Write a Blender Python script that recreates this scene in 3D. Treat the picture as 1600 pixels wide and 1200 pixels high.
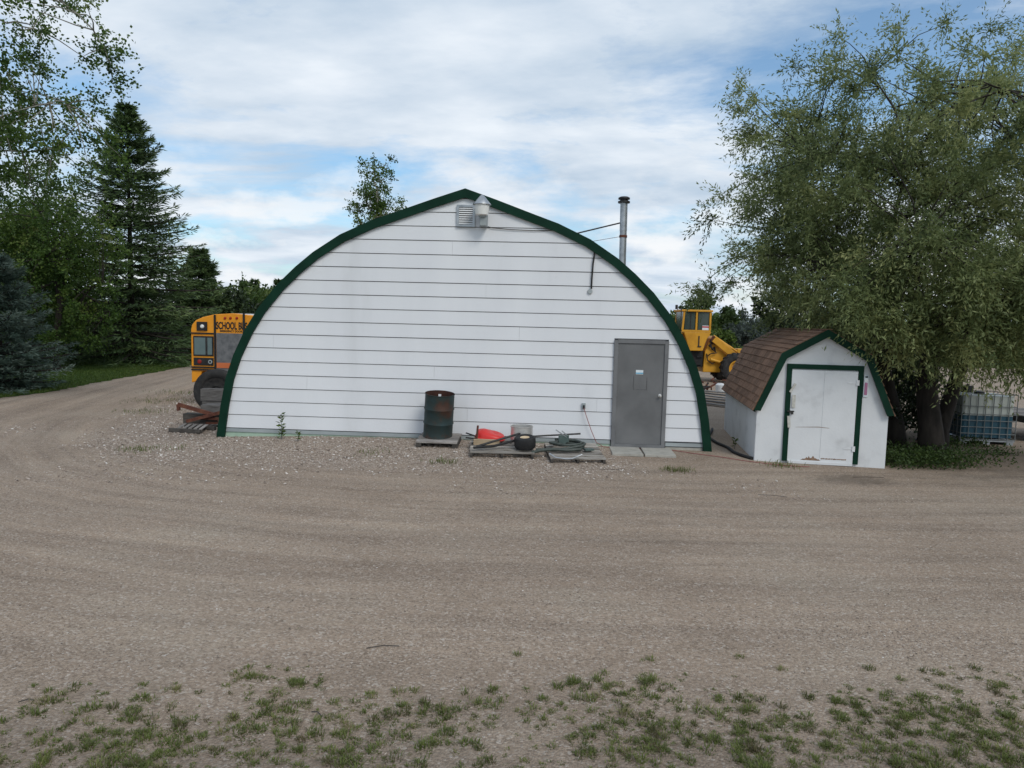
import bpy, math, random
import numpy as np
from mathutils import Vector, Matrix

for _o in list(bpy.data.objects):
    bpy.data.objects.remove(_o, do_unlink=True)
S = bpy.context.scene
COL = S.collection
rng = np.random.default_rng(11)
random.seed(5)
PI = math.pi

# ------------------------------------------------------------------ camera
CAM_H, PITCH, ROLL = 2.55, math.atan(98 / 1109.0), 0.025
cd = bpy.data.cameras.new('camera')
cam = bpy.data.objects.new('camera', cd)
COL.objects.link(cam)
cd.sensor_width = 36.0
cd.lens = 1109.0 / 1600 * 36
cd.clip_end = 3000
F_ = Vector((0, math.cos(PITCH), -math.sin(PITCH)))
R0 = Vector((1, 0, 0)); U0 = Vector((0, math.sin(PITCH), math.cos(PITCH)))
Rr = R0 * math.cos(ROLL) + U0 * math.sin(ROLL)
Ur = -R0 * math.sin(ROLL) + U0 * math.cos(ROLL)
m3 = Matrix((Rr, Ur, -F_)).transposed()
cam.matrix_world = Matrix.Translation((0, 0, CAM_H)) @ m3.to_4x4()
S.camera = cam

# ------------------------------------------------------------------ sky, sun, exposure
SUN_EL, SUN_AZ = math.radians(44), math.radians(150)      # azimuth clockwise from +Y
w = bpy.data.worlds.new('World'); S.world = w; w.use_nodes = True
nt = w.node_tree; nt.nodes.clear()
N = nt.nodes.new; LK = nt.links.new
out = N('ShaderNodeOutputWorld'); bg = N('ShaderNodeBackground')
sky = N('ShaderNodeTexSky'); sky.sky_type = 'NISHITA'; sky.sun_disc = False
sky.sun_elevation = SUN_EL; sky.sun_rotation = SUN_AZ
sky.air_density = 1.0; sky.dust_density = 1.5; sky.ozone_density = 1.5
tc = N('ShaderNodeTexCoord')
sep = N('ShaderNodeSeparateXYZ'); LK(tc.outputs['Generated'], sep.inputs[0])
zc = N('ShaderNodeMath'); zc.operation = 'MAXIMUM'; LK(sep.outputs['Z'], zc.inputs[0]); zc.inputs[1].default_value = 0.0
za = N('ShaderNodeMath'); za.operation = 'ADD'; LK(zc.outputs[0], za.inputs[0]); za.inputs[1].default_value = 0.16
dx = N('ShaderNodeMath'); dx.operation = 'DIVIDE'; LK(sep.outputs['X'], dx.inputs[0]); LK(za.outputs[0], dx.inputs[1])
dy = N('ShaderNodeMath'); dy.operation = 'DIVIDE'; LK(sep.outputs['Y'], dy.inputs[0]); LK(za.outputs[0], dy.inputs[1])
cmb = N('ShaderNodeCombineXYZ'); LK(dx.outputs[0], cmb.inputs[0]); LK(dy.outputs[0], cmb.inputs[1])
mp = N('ShaderNodeMapping'); LK(cmb.outputs[0], mp.inputs[0])
mp.inputs['Rotation'].default_value = (0, 0, 0.5); mp.inputs['Scale'].default_value = (0.8, 1.25, 1); mp.inputs['Location'].default_value = (3.1, 1.7, 0)
n1 = N('ShaderNodeTexNoise'); n1.inputs['Scale'].default_value = 0.85; n1.inputs['Detail'].default_value = 9; n1.inputs['Roughness'].default_value = 0.62
n1.inputs['Distortion'].default_value = 0.35; LK(mp.outputs[0], n1.inputs['Vector'])
r1 = N('ShaderNodeValToRGB'); LK(n1.outputs['Fac'], r1.inputs[0])
r1.color_ramp.elements[0].position = 0.38; r1.color_ramp.elements[0].color = (0.08, 0.08, 0.08, 1)
r1.color_ramp.elements[1].position = 0.525; r1.color_ramp.elements[1].color = (1, 1, 1, 1)
n2 = N('ShaderNodeTexNoise'); n2.inputs['Scale'].default_value = 1.7; n2.inputs['Detail'].default_value = 8; n2.inputs['Roughness'].default_value = 0.55
LK(mp.outputs[0], n2.inputs['Vector'])
r2 = N('ShaderNodeValToRGB'); LK(n2.outputs['Fac'], r2.inputs[0])
r2.color_ramp.elements[0].position = 0.36; r2.color_ramp.elements[0].color = (5.7, 7.0, 8.5, 1)
r2.color_ramp.elements[1].position = 0.66; r2.color_ramp.elements[1].color = (9.4, 10.1, 10.9, 1)
# small bright cumulus low over the horizon
n3 = N('ShaderNodeTexNoise'); n3.inputs['Scale'].default_value = 7.0; n3.inputs['Detail'].default_value = 7; n3.inputs['Roughness'].default_value = 0.55
mp3 = N('ShaderNodeMapping'); mp3.inputs['Scale'].default_value = (1, 1, 2.2); mp3.inputs['Location'].default_value = (0.6, 0.2, 0.35); LK(tc.outputs['Generated'], mp3.inputs[0]); LK(mp3.outputs[0], n3.inputs['Vector'])
r3 = N('ShaderNodeValToRGB'); LK(n3.outputs['Fac'], r3.inputs[0])
r3.color_ramp.elements[0].position = 0.50; r3.color_ramp.elements[0].color = (0, 0, 0, 1)
r3.color_ramp.elements[1].position = 0.62; r3.color_ramp.elements[1].color = (1, 1, 1, 1)
lowm = N('ShaderNodeMapRange'); LK(sep.outputs['Z'], lowm.inputs[0]); lowm.inputs[1].default_value = 0.10; lowm.inputs[2].default_value = 0.26; lowm.inputs[3].default_value = 0.9; lowm.inputs[4].default_value = 0.0
cm3 = N('ShaderNodeMath'); cm3.operation = 'MULTIPLY'; LK(r3.outputs[0], cm3.inputs[0]); LK(lowm.outputs[0], cm3.inputs[1])
skm = N('ShaderNodeVectorMath'); skm.operation = 'MULTIPLY'; LK(sky.outputs[0], skm.inputs[0]); skm.inputs[1].default_value = (1.35, 1.68, 1.78)
mx = N('ShaderNodeMixRGB'); LK(r1.outputs[0], mx.inputs[0]); LK(skm.outputs[0], mx.inputs[1]); LK(r2.outputs[0], mx.inputs[2])
mx2 = N('ShaderNodeMixRGB'); LK(cm3.outputs[0], mx2.inputs[0]); LK(mx.outputs[0], mx2.inputs[1]); mx2.inputs[2].default_value = (10.6, 10.8, 11.0, 1)
LK(mx2.outputs[0], bg.inputs[0]); bg.inputs[1].default_value = 0.09
LK(bg.outputs[0], out.inputs[0])

sl = bpy.data.lights.new('sun', 'SUN'); sl.energy = 1.5; sl.angle = math.radians(22); sl.color = (1, 0.95, 0.86)
sun = bpy.data.objects.new('sun', sl); COL.objects.link(sun)
sdir = Vector((math.sin(SUN_AZ) * math.cos(SUN_EL), math.cos(SUN_AZ) * math.cos(SUN_EL), math.sin(SUN_EL)))
sun.rotation_euler = sdir.to_track_quat('Z', 'Y').to_euler(); sun.location = (0, -10, 30)
S.view_settings.view_transform = 'Standard'; S.view_settings.look = 'None'
S.view_settings.exposure = 0.0; S.view_settings.gamma = 1.0; S.view_settings.use_curve_mapping = False

# ------------------------------------------------------------------ helpers
def mat(name, stops, scale=4.0, detail=5, rough=0.7, metal=0.0, bump=0.0, bscale=None, stretch=(1, 1, 1), coord='pos', spec=0.4, nrough=0.55, rand=0.0):
    m = bpy.data.materials.new(name); m.use_nodes = True
    t = m.node_tree; b = t.nodes['Principled BSDF']
    b.inputs['Roughness'].default_value = rough; b.inputs['Metallic'].default_value = metal
    b.inputs['Specular IOR Level'].default_value = spec
    if coord == 'pos':
        g = t.nodes.new('ShaderNodeNewGeometry'); src = g.outputs['Position']
    else:
        g = t.nodes.new('ShaderNodeTexCoord'); src = g.outputs['Object']
    mp = t.nodes.new('ShaderNodeMapping'); mp.inputs['Scale'].default_value = stretch
    t.links.new(src, mp.inputs[0])
    n = t.nodes.new('ShaderNodeTexNoise'); n.inputs['Scale'].default_value = scale; n.inputs['Detail'].default_value = detail; n.inputs['Roughness'].default_value = nrough
    t.links.new(mp.outputs[0], n.inputs['Vector'])
    r = t.nodes.new('ShaderNodeValToRGB')
    els = r.color_ramp.elements
    while len(els) < len(stops): els.new(0.5)
    for e, (p, c) in zip(els, stops):
        e.position = p; e.color = (*c, 1)
    t.links.new(n.outputs['Fac'], r.inputs[0])
    colout = r.outputs[0]
    if rand > 0:
        oi = t.nodes.new('ShaderNodeObjectInfo')
        mr = t.nodes.new('ShaderNodeMapRange'); mr.inputs[3].default_value = 1 - rand; mr.inputs[4].default_value = 1 + rand * 0.5
        t.links.new(oi.outputs['Random'], mr.inputs[0])
        vm = t.nodes.new('ShaderNodeVectorMath'); vm.operation = 'SCALE'
        t.links.new(colout, vm.inputs[0]); t.links.new(mr.outputs[0], vm.inputs['Scale']); colout = vm.outputs[0]
    t.links.new(colout, b.inputs['Base Color'])
    if bump > 0:
        n2 = t.nodes.new('ShaderNodeTexNoise'); n2.inputs['Scale'].default_value = bscale or scale * 6; n2.inputs['Detail'].default_value = 6
        t.links.new(mp.outputs[0], n2.inputs['Vector'])
        bp = t.nodes.new('ShaderNodeBump'); bp.inputs['Strength'].default_value = bump; bp.inputs['Distance'].default_value = 0.02
        t.links.new(n2.outputs['Fac'], bp.inputs['Height']); t.links.new(bp.outputs[0], b.inputs['Normal'])
    return m

def leafmat(name, stops, trans=0.3, rough=0.55):
    m = bpy.data.materials.new(name); m.use_nodes = True
    t = m.node_tree; b = t.nodes['Principled BSDF']; o = t.nodes['Material Output']
    b.inputs['Roughness'].default_value = rough; b.inputs['Specular IOR Level'].default_value = 0.35
    a = t.nodes.new('ShaderNodeAttribute'); a.attribute_name = 'col'
    r = t.nodes.new('ShaderNodeValToRGB'); els = r.color_ramp.elements
    while len(els) < len(stops): els.new(0.5)
    for e, (p, c) in zip(els, stops):
        e.position = p; e.color = (*c, 1)
    t.links.new(a.outputs['Fac'], r.inputs[0]); t.links.new(r.outputs[0], b.inputs['Base Color'])
    tr = t.nodes.new('ShaderNodeBsdfTranslucent'); t.links.new(r.outputs[0], tr.inputs[0])
    mxs = t.nodes.new('ShaderNodeMixShader'); mxs.inputs[0].default_value = trans
    t.links.new(b.outputs[0], mxs.inputs[1]); t.links.new(tr.outputs[0], mxs.inputs[2]); t.links.new(mxs.outputs[0], o.inputs[0])
    return m

class MB:
    def __init__(s): s.v = []; s.f = []
    def add(s, v, f):
        n = len(s.v); s.v += [tuple(p) for p in v]; s.f += [tuple(i + n for i in q) for q in f]; return s
    def box(s, c, d, rz=0.0, rx=0.0, ry=0.0):
        M_ = Matrix.Rotation(rz, 3, 'Z') @ Matrix.Rotation(ry, 3, 'Y') @ Matrix.Rotation(rx, 3, 'X')
        c = Vector(c); vs = []
        for x in (-.5, .5):
            for y in (-.5, .5):
                for z in (-.5, .5):
                    vs.append(c + M_ @ Vector((x * d[0], y * d[1], z * d[2])))
        return s.add(vs, [(0, 1, 3, 2), (4, 6, 7, 5), (0, 4, 5, 1), (2, 3, 7, 6), (0, 2, 6, 4), (1, 5, 7, 3)])
    def bar(s, a, b, wd, ht, up=(0, 0, 1)):
        a = Vector(a); b = Vector(b); d = (b - a).normalized(); upv = Vector(up)
        if abs(d.dot(upv)) > .98: upv = Vector((0, 1, 0))
        x = d.cross(upv).normalized(); y = x.cross(d).normalized(); vs = []
        for p in (a, b):
            for i, j in ((-.5, -.5), (.5, -.5), (.5, .5), (-.5, .5)):
                vs.append(p + x * i * wd + y * j * ht)
        return s.add(vs, [(3, 2, 1, 0), (4, 5, 6, 7), (0, 1, 5, 4), (1, 2, 6, 5), (2, 3, 7, 6), (3, 0, 4, 7)])
    def tube(s, pts, r, n=8, caps=True):
        pts = [Vector(p) for p in pts]; k = len(pts)
        rs = r if isinstance(r, (list, tuple)) else [r] * k
        vs = []; px = None
        for i, p in enumerate(pts):
            d = (pts[min(i + 1, k - 1)] - pts[max(i - 1, 0)]).normalized()
            if px is None:
                a = Vector((0, 0, 1)) if abs(d.z) < .9 else Vector((1, 0, 0)); px = d.cross(a).normalized()
            else:
                px = (px - d * px.dot(d)).normalized()
            py = d.cross(px)
            for j in range(n):
                t = 2 * PI * j / n; vs.append(p + (px * math.cos(t) + py * math.sin(t)) * rs[i])
        fs = [(i * n + j, i * n + (j + 1) % n, (i + 1) * n + (j + 1) % n, (i + 1) * n + j) for i in range(k - 1) for j in range(n)]
        if caps: fs += [tuple(range(n))[::-1], tuple((k - 1) * n + j for j in range(n))]
        return s.add(vs, fs)
    def lathe(s, prof, n=32, M_=None, skip=()):
        vs = []; k = len(prof)
        for (r, z) in prof:
            for j in range(n):
                t = 2 * PI * j / n; p = Vector((r * math.cos(t), r * math.sin(t), z)); vs.append(M_ @ p if M_ else p)
        fs = [(i * n + j, i * n + (j + 1) % n, (i + 1) * n + (j + 1) % n, (i + 1) * n + j) for i in range(k - 1) for j in range(n) if (i, j) not in skip]
        return s.add(vs, fs)
    def prism(s, poly, y0, y1):      # polygon in xz (counter-clockwise seen from -y), extruded y0..y1
        n = len(poly)
        vs = [(x, y0, z) for x, z in poly] + [(x, y1, z) for x, z in poly]
        fs = [tuple(range(n)), tuple(range(2 * n - 1, n - 1, -1))] + [(i, i + n, (i + 1) % n + n, (i + 1) % n) for i in range(n)]
        return s.add(vs, fs)
    def mesh(s, name, m, smooth=False):
        me = bpy.data.meshes.new(name); me.from_pydata(s.v, [], s.f); me.materials.append(m)
        if smooth: me.polygons.foreach_set('use_smooth', [True] * len(me.polygons))
        me.update(); return me
    def build(s, name, m, parent=None, smooth=False, bevel=0.0, loc=None, rz=0.0):
        o = bpy.data.objects.new(name, s.mesh(name, m, smooth)); COL.objects.link(o)
        if parent: o.parent = parent
        if loc: o.location = loc
        o.rotation_euler = (0, 0, rz)
        if bevel:
            b = o.modifiers.new('bevel', 'BEVEL'); b.width = bevel; b.segments = 2; b.limit_method = 'ANGLE'
        if smooth and not bevel:
            try:
                e = o.modifiers.new('split', 'EDGE_SPLIT'); e.split_angle = math.radians(38)
            except Exception: pass
        return o

def tag(o, label=None, cat=None, group=None, kind=None):
    if label: o['label'] = label
    if cat: o['category'] = cat
    if group: o['group'] = group
    if kind: o['kind'] = kind
    return o
def thing(name, label, cat, loc=(0, 0, 0), rz=0.0, group=None):
    o = bpy.data.objects.new(name, None); COL.objects.link(o); o.empty_display_size = .2
    o.location = loc; o.rotation_euler = (0, 0, rz); return tag(o, label, cat, group)
def inst(me, name, parent, M_=None, loc=None, rot=None, scl=None):
    o = bpy.data.objects.new(name, me); COL.objects.link(o); o.parent = parent
    if loc: o.location = loc
    if rot: o.rotation_euler = rot
    if scl: o.scale = scl
    return o
def npmesh(name, V, nside, m, col=None, smooth=False):
    """V: (F*nside,3) verts, one separate n-gon per nside verts"""
    V = np.ascontiguousarray(V, dtype=np.float32); nv = len(V); nf = nv // nside
    me = bpy.data.meshes.new(name); me.vertices.add(nv); me.vertices.foreach_set('co', V.ravel())
    me.loops.add(nv); me.loops.foreach_set('vertex_index', np.arange(nv, dtype=np.int32))
    me.polygons.add(nf); me.polygons.foreach_set('loop_start', np.arange(0, nv, nside, dtype=np.int32))
    me.update(calc_edges=True)
    if col is not None:
        a = me.attributes.new('col', 'FLOAT', 'FACE'); a.data.foreach_set('value', np.ascontiguousarray(col, dtype=np.float32))
    me.materials.append(m); return me
def npobj(me, name, parent=None):
    o = bpy.data.objects.new(name, me); COL.objects.link(o)
    if parent: o.parent = parent
    return o
def unit(a): return a / np.maximum(np.linalg.norm(a, axis=-1, keepdims=True), 1e-9)
def leaf_quads(P, D, length, width, up=None):
    """diamond leaves at points P pointing along D"""
    n = len(P); D = unit(D); r = unit(rng.normal(size=(n, 3))); Wd = unit(np.cross(D, r))
    L = (length * rng.uniform(.7, 1.25, n))[:, None]; W = (width * rng.uniform(.75, 1.2, n))[:, None]
    V = np.empty((n, 4, 3)); V[:, 0] = P; V[:, 1] = P + D * L * .45 + Wd * W * .5; V[:, 2] = P + D * L; V[:, 3] = P + D * L * .45 - Wd * W * .5
    return V.reshape(-1, 3)

# ------------------------------------------------------------------ building frame and ground height
BX, BY, BR = -1.016, 14.37, math.radians(-2.537)
cB, sB = math.cos(BR), math.sin(BR)
def b2w(lx, ly): return (BX + lx * cB - ly * sB, BY + lx * sB + ly * cB)
def w2b(x, y):
    ax = x - BX; ay = y - BY; return ax * cB + ay * sB, -ax * sB + ay * cB
def sstep(a, b, x):
    t = np.clip((x - a) / (b - a), 0, 1); return t * t * (3 - 2 * t)
PATH = np.array([(40, 10.6), (14, 10.0), (9, 9.7), (3, 9.3), (-2, 9.4), (-5.2, 10.1), (-7.6, 11.4), (-9.4, 13.4), (-10.6, 16.2), (-11.4, 20), (-12.3, 25), (-13.2, 30), (-14.5, 40), (-16, 60)], float)
# smooth path
_t = np.linspace(0, len(PATH) - 1, 200); PATHS = np.stack([np.interp(_t, np.arange(len(PATH)), PATH[:, k]) for k in (0, 1)], 1)
for _ in range(6): PATHS[1:-1] = (PATHS[:-2] + 2 * PATHS[1:-1] + PATHS[2:]) / 4
_sl = np.concatenate([[0], np.cumsum(np.linalg.norm(np.diff(PATHS, axis=0), axis=1))])
def path_ds(x, y):
    P = np.stack([x, y], 1); best = np.full(len(P), 1e9); sd = np.zeros(len(P)); ss = np.zeros(len(P))
    for i in range(len(PATHS) - 1):
        a = PATHS[i]; b = PATHS[i + 1]; d = b - a; l2 = d @ d
        t = np.clip(((P - a) @ d) / l2, 0, 1); q = P - a - t[:, None] * d; r = np.hypot(q[:, 0], q[:, 1])
        m = r < best; best[m] = r[m]; sg = np.sign(d[0] * q[:, 1] - d[1] * q[:, 0]); sd[m] = (sg * r)[m]; ss[m] = (_sl[i] + t * math.sqrt(l2))[m]
    return sd, ss
def gz_np(x, y):
    lx, ly = w2b(x, y); d = -ly
    hb = np.interp(lx, [-5.4, -4.6, -3.0, -1, 2.5, 3.4, 5.3, 6.0], [0, .03, .09, .11, .10, .05, .04, 0])
    z = hb * sstep(2.0, 0.25, d) * sstep(-17, -16, ly)
    z = z + .012 * np.sin(x * .9 + 1.3 * np.sin(y * .5)) * np.sin(y * .8 + .7) * sstep(2, 5, y) * sstep(16, 13, y)
    return z
def gz(x, y): return float(gz_np(np.array([x], float), np.array([y], float))[0])
def vnoise(x, y, s, seed=0):
    r = np.random.default_rng(seed); g = r.random((64, 64)); u = x / s; v = y / s
    i = np.floor(u).astype(int); j = np.floor(v).astype(int); a = u - i; b = v - j; a = a * a * (3 - 2 * a); b = b * b * (3 - 2 * b)
    G = lambda p, q: g[p % 64, q % 64]
    return (G(i, j) * (1 - a) + G(i + 1, j) * a) * (1 - b) + (G(i, j + 1) * (1 - a) + G(i + 1, j + 1) * a) * b
def gravel_amt(x, y):
    lx, ly = w2b(x, y); d = -ly; n = vnoise(x, y, .7, 3) * .6 + vnoise(x, y, .25, 4) * .4
    A = sstep(3.5, 1.7, d + (n - .5) * 1.2) * sstep(-.1, 0, d) * sstep(-6.6, -5.6, lx) * sstep(4.6, 2.2, lx + (n - .5) * 1.5)
    xb = np.interp(y, [11, 12.5, 14, 18.5, 22.5, 26], [-6.2, -7.6, -8.6, -9.7, -10.4, -11])
    B_ = sstep(-.5, .7, x - xb + (n - .5) * 1.3) * sstep(11.0, 13.4, y + (n - .5)) * sstep(30, 24, y) * (lx < -4.6)
    C_ = .45 * sstep(.75, .1, np.abs(y - 5.35 - .12 * x * .5 - (vnoise(x, y, 1.5, 6) - .5) * .8)) * (.3 + .7 * sstep(.35, .6, vnoise(x, y, 1.3, 8)))
    D_ = .35 * sstep(.45, .75, vnoise(x, y, 2.1, 9)) * sstep(40, 20, y)
    return np.clip(np.maximum.reduce([A, B_ * .9, C_, D_]), 0, 1)

# ------------------------------------------------------------------ ground
def ground_mat():
    m = bpy.data.materials.new('gravel_dirt'); m.use_nodes = True; t = m.node_tree; b = t.nodes['Principled BSDF']
    NN = t.nodes.new; L_ = t.links.new
    b.inputs['Roughness'].default_value = .9; b.inputs['Specular IOR Level'].default_value = .2
    g = NN('ShaderNodeNewGeometry')
    def noise(s, d, vec=None, ro=.6):
        n = NN('ShaderNodeTexNoise'); n.inputs['Scale'].default_value = s; n.inputs['Detail'].default_value = d; n.inputs['Roughness'].default_value = ro
        L_(vec or g.outputs['Position'], n.inputs['Vector']); return n
    def attr(nm):
        a = NN('ShaderNodeAttribute'); a.attribute_name = nm; return a.outputs['Fac']
    def ramp(src, stops):
        r = NN('ShaderNodeValToRGB'); els = r.color_ramp.elements
        while len(els) < len(stops): els.new(.5)
        for e, (p, c) in zip(els, stops): e.position = p; e.color = (*c, 1)
        L_(src, r.inputs[0]); return r.outputs[0]
    def mixc(f, a, c, mode='MIX'):
        x = NN('ShaderNodeMixRGB'); x.blend_type = mode
        for i, s in ((0, f), (1, a), (2, c)):
            if isinstance(s, (int, float)): x.inputs[i].default_value = s
            elif isinstance(s, tuple): x.inputs[i].default_value = s
            else: L_(s, x.inputs[i])
        return x.outputs[0]
    big = noise(.45, 4); base = ramp(big.outputs['Fac'], [(.3, (.25, .19, .14)), (.5, (.32, .247, .186)), (.72, (.34, .28, .217))])
    fine = noise(38, 4, ro=.75); base = mixc(.75, base, ramp(fine.outputs['Fac'], [(.28, (.42, .40, .38)), (.5, (1, 1, 1)), (.72, (1.55, 1.55, 1.56))]), 'MULTIPLY')
    # streaks along the wheel tracks
    cx = NN('ShaderNodeCombineXYZ'); 
    m1 = NN('ShaderNodeMath'); m1.operation = 'MULTIPLY'; m1.inputs[1].default_value = 3.6; L_(attr('pd'), m1.inputs[0])
    m2 = NN('ShaderNodeMath'); m2.operation = 'MULTIPLY'; m2.inputs[1].default_value = .22; L_(attr('ps'), m2.inputs[0])
    L_(m1.outputs[0], cx.inputs[0]); L_(m2.outputs[0], cx.inputs[1])
    st = noise(1.0, 7, cx.outputs[0], .68)
    stc = ramp(st.outputs['Fac'], [(.32, (.70, .68, .67)), (.5, (1, 1, 1)), (.66, (1.2, 1.18, 1.16))])
    base = mixc(attr('track'), base, mixc(1.0, base, stc, 'MULTIPLY'))
    cy = NN('ShaderNodeCombineXYZ'); m3_ = NN('ShaderNodeMath'); m3_.operation = 'MULTIPLY'; m3_.inputs[1].default_value = 1.7; L_(attr('pd'), m3_.inputs[0]); m4_ = NN('ShaderNodeMath'); m4_.operation = 'MULTIPLY'; m4_.inputs[1].default_value = .06; L_(attr('ps'), m4_.inputs[0]); L_(m3_.outputs[0], cy.inputs[0]); L_(m4_.outputs[0], cy.inputs[1])
    bandc = ramp(noise(1.0, 3, cy.outputs[0], .5).outputs['Fac'], [(.34, (.82, .80, .79)), (.5, (1, 1, 1)), (.64, (1.12, 1.11, 1.10))])
    base = mixc(attr('track'), base, mixc(1.0, base, bandc, 'MULTIPLY'))
    # small stones
    v1 = NN('ShaderNodeTexVoronoi'); v1.inputs['Scale'].default_value = 60; L_(g.outputs['Position'], v1.inputs['Vector'])
    vs = NN('ShaderNodeSeparateColor'); L_(v1.outputs['Color'], vs.inputs[0])
    stc2 = ramp(vs.outputs[0], [(0, (.12, .095, .075)), (.35, (.26, .20, .153)), (.6, (.355, .28, .22)), (.85, (.46, .39, .33)), (1, (.65, .59, .53))])
    lo = NN('ShaderNodeMapRange'); L_(noise(9, 3).outputs['Fac'], lo.inputs[0]); lo.inputs[1].default_value = .42; lo.inputs[2].default_value = .6; lo.inputs[3].default_value = .25; lo.inputs[4].default_value = .62
    gm = NN('ShaderNodeMath'); gm.operation = 'MAXIMUM'; L_(attr('gravel'), gm.inputs[0]); L_(lo.outputs[0], gm.inputs[1])
    gsc = NN('ShaderNodeMath'); gsc.operation = 'MULTIPLY'; gsc.inputs[1].default_value = .85; L_(gm.outputs[0], gsc.inputs[0])
    base = mixc(gsc.outputs[0], base, stc2)
    # oil-dark shed stain, dark soil amongst the grass, darker ground by willow and timbers
    base = mixc(attr('dark'), base, (.075, .06, .047, 1))
    L_(base, b.inputs['Base Color'])
    hv = NN('ShaderNodeMath'); hv.operation = 'MULTIPLY'; L_(v1.outputs['Distance'], hv.inputs[0]); hv.inputs[1].default_value = -1.0
    ha = NN('ShaderNodeMath'); ha.operation = 'ADD'; L_(hv.outputs[0], ha.inputs[0]); L_(fine.outputs['Fac'], ha.inputs[1])
    bp = NN('ShaderNodeBump'); bp.inputs['Strength'].default_value = .7; bp.inputs['Distance'].default_value = .015
    L_(ha.outputs[0], bp.inputs['Height']); L_(bp.outputs[0], b.inputs['Normal'])
    return m
xs = np.concatenate([np.linspace(-45, -16, 24, endpoint=False), np.linspace(-16, 14, 240, endpoint=False), np.linspace(14, 62, 36)])
ys = np.concatenate([np.linspace(-14, 2, 16, endpoint=False), np.linspace(2, 22, 170, endpoint=False), np.linspace(22, 52, 60)])
XX, YY = np.meshgrid(xs, ys); xf, yf = XX.ravel(), YY.ravel(); zf = gz_np(xf, yf)
nx, ny = len(xs), len(ys)
idx = np.arange(nx * ny).reshape(ny, nx)
quads = np.stack([idx[:-1, :-1], idx[:-1, 1:], idx[1:, 1:], idx[1:, :-1]], -1).reshape(-1, 4)
gme = bpy.data.meshes.new('gravel_yard')
pd, ps = path_ds(xf, yf)
trk = np.exp(-((np.abs(pd) - .85) / .5) ** 2)
zf = zf - .015 * np.exp(-((np.abs(pd) - .85) / .22) ** 2) * sstep(4, 7, yf)
gme.from_pydata(np.stack([xf, yf, zf], 1).tolist(), [], quads.tolist())
gme.polygons.foreach_set('use_smooth', [True] * len(gme.polygons))
def addattr(nm, v):
    a = gme.attributes.new(nm, 'FLOAT', 'POINT'); a.data.foreach_set('value', np.ascontiguousarray(v, dtype=np.float32))
addattr('pd', pd); addattr('ps', ps)
addattr('track', np.clip(.45 + .55 * sstep(5.5, 2.5, np.abs(pd)), 0, 1) * sstep(3.5, 6, yf))
addattr('gravel', gravel_amt(xf, yf))
_n = vnoise(xf, yf, .35, 21) * .5 + vnoise(xf, yf, .12, 22) * .5
dk = .55 * sstep(1.15, .2, np.hypot((xf - 5.85) / .9, (yf - 11.9) / .45) + (_n - .5) * .9)
dk = np.maximum(dk, .35 * sstep(5.0, 3.6, yf + (_n - .5) * 1.4))
dk = np.maximum(dk, .55 * sstep(1.4, .5, np.hypot((xf - 9.2) / 2.6, (yf - 15.0) / 2.6) + (_n - .5) * .5))
dk = np.maximum(dk, .40 * sstep(1.2, .4, np.hypot((xf + 6.6) / 1.3, (yf - 15.6) / 1.6) + (_n - .5) * .5))
addattr('dark', dk)
gme.materials.append(ground_mat())
yard = bpy.data.objects.new('gravel_yard', gme); COL.objects.link(yard); yard['kind'] = 'structure'

m_field = mat('field_grass', [(.3, (.04, .065, .018)), (.5, (.06, .095, .025)), (.7, (.10, .12, .04))], scale=.25, detail=8, rough=.95, bump=.6, bscale=9, spec=.1)
fb = MB(); R_ = 1200
fb.add([(-R_, -R_, -.05), (R_, -R_, -.05), (R_, R_, -.05), (-R_, R_, -.05)], [(0, 1, 2, 3)])
tag(fb.build('field', m_field), kind='structure')
# lawn on the left, an irregular sheet over the yard
le = [(-13.2, -14), (-13.0, 5), (-13.6, 12), (-14.2, 17), (-14.55, 20), (-14.35, 22), (-14.7, 24.5), (-15.0, 26.8), (-15.2, 30), (-15.6, 34), (-16.6, 40), (-18, 52)]
lv = []; lf = []
for i in range(120):
    t = i / 119 * (len(le) - 1); k = min(int(t), len(le) - 2); q = t - k
    ex = le[k][0] * (1 - q) + le[k + 1][0] * q + random.uniform(-.12, .12); ey = le[k][1] * (1 - q) + le[k + 1][1] * q
    lv += [(ex, ey, .006), (ex - .35, ey, .03), (-46, ey, .05)]
for i in range(119):
    a = i * 3; lf += [(a, a + 3, a + 4, a + 1), (a + 1, a + 4, a + 5, a + 2)]
m_lawn = mat('lawn_grass', [(.3, (.028, .055, .010)), (.5, (.045, .085, .016)), (.72, (.075, .11, .028))], scale=1.3, detail=9, rough=.95, bump=.8, bscale=30, spec=.1, nrough=.7)
tag(MB().add(lv, lf).build('lawn', m_lawn), kind='structure')

# ------------------------------------------------------------------ materials
m_white = mat('white_siding_paint', [(.2, (.60, .615, .635)), (.42, (.69, .705, .735)), (.8, (.745, .76, .785))], scale=1.1, detail=7, rough=.55, stretch=(1, 1, .22), bump=.08, bscale=30, rand=.012)
m_back = mat('shade_dark_sheathing', [(.3, (.10, .10, .105)), (.7, (.17, .17, .175))], scale=6, rough=.9)  # sheathing coloured dark so the siding gaps read as shadow lines
m_green = mat('dark_green_paint', [(.3, (.003, .022, .013)), (.7, (.006, .036, .021))], scale=3, rough=.55, bump=.05, spec=.12)
m_mint = mat('mint_concrete', [(.3, (.30, .42, .33)), (.7, (.42, .55, .44))], scale=5, rough=.85, bump=.2)
m_galv = mat('galvanised_metal', [(.3, (.30, .32, .34)), (.7, (.46, .48, .50))], scale=8, rough=.42, metal=.75, bump=.05)
m_flash = mat('dull_flashing', [(.3, (.24, .27, .28)), (.7, (.36, .40, .41))], scale=4, rough=.6, stretch=(.4, 1, 1))
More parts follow.
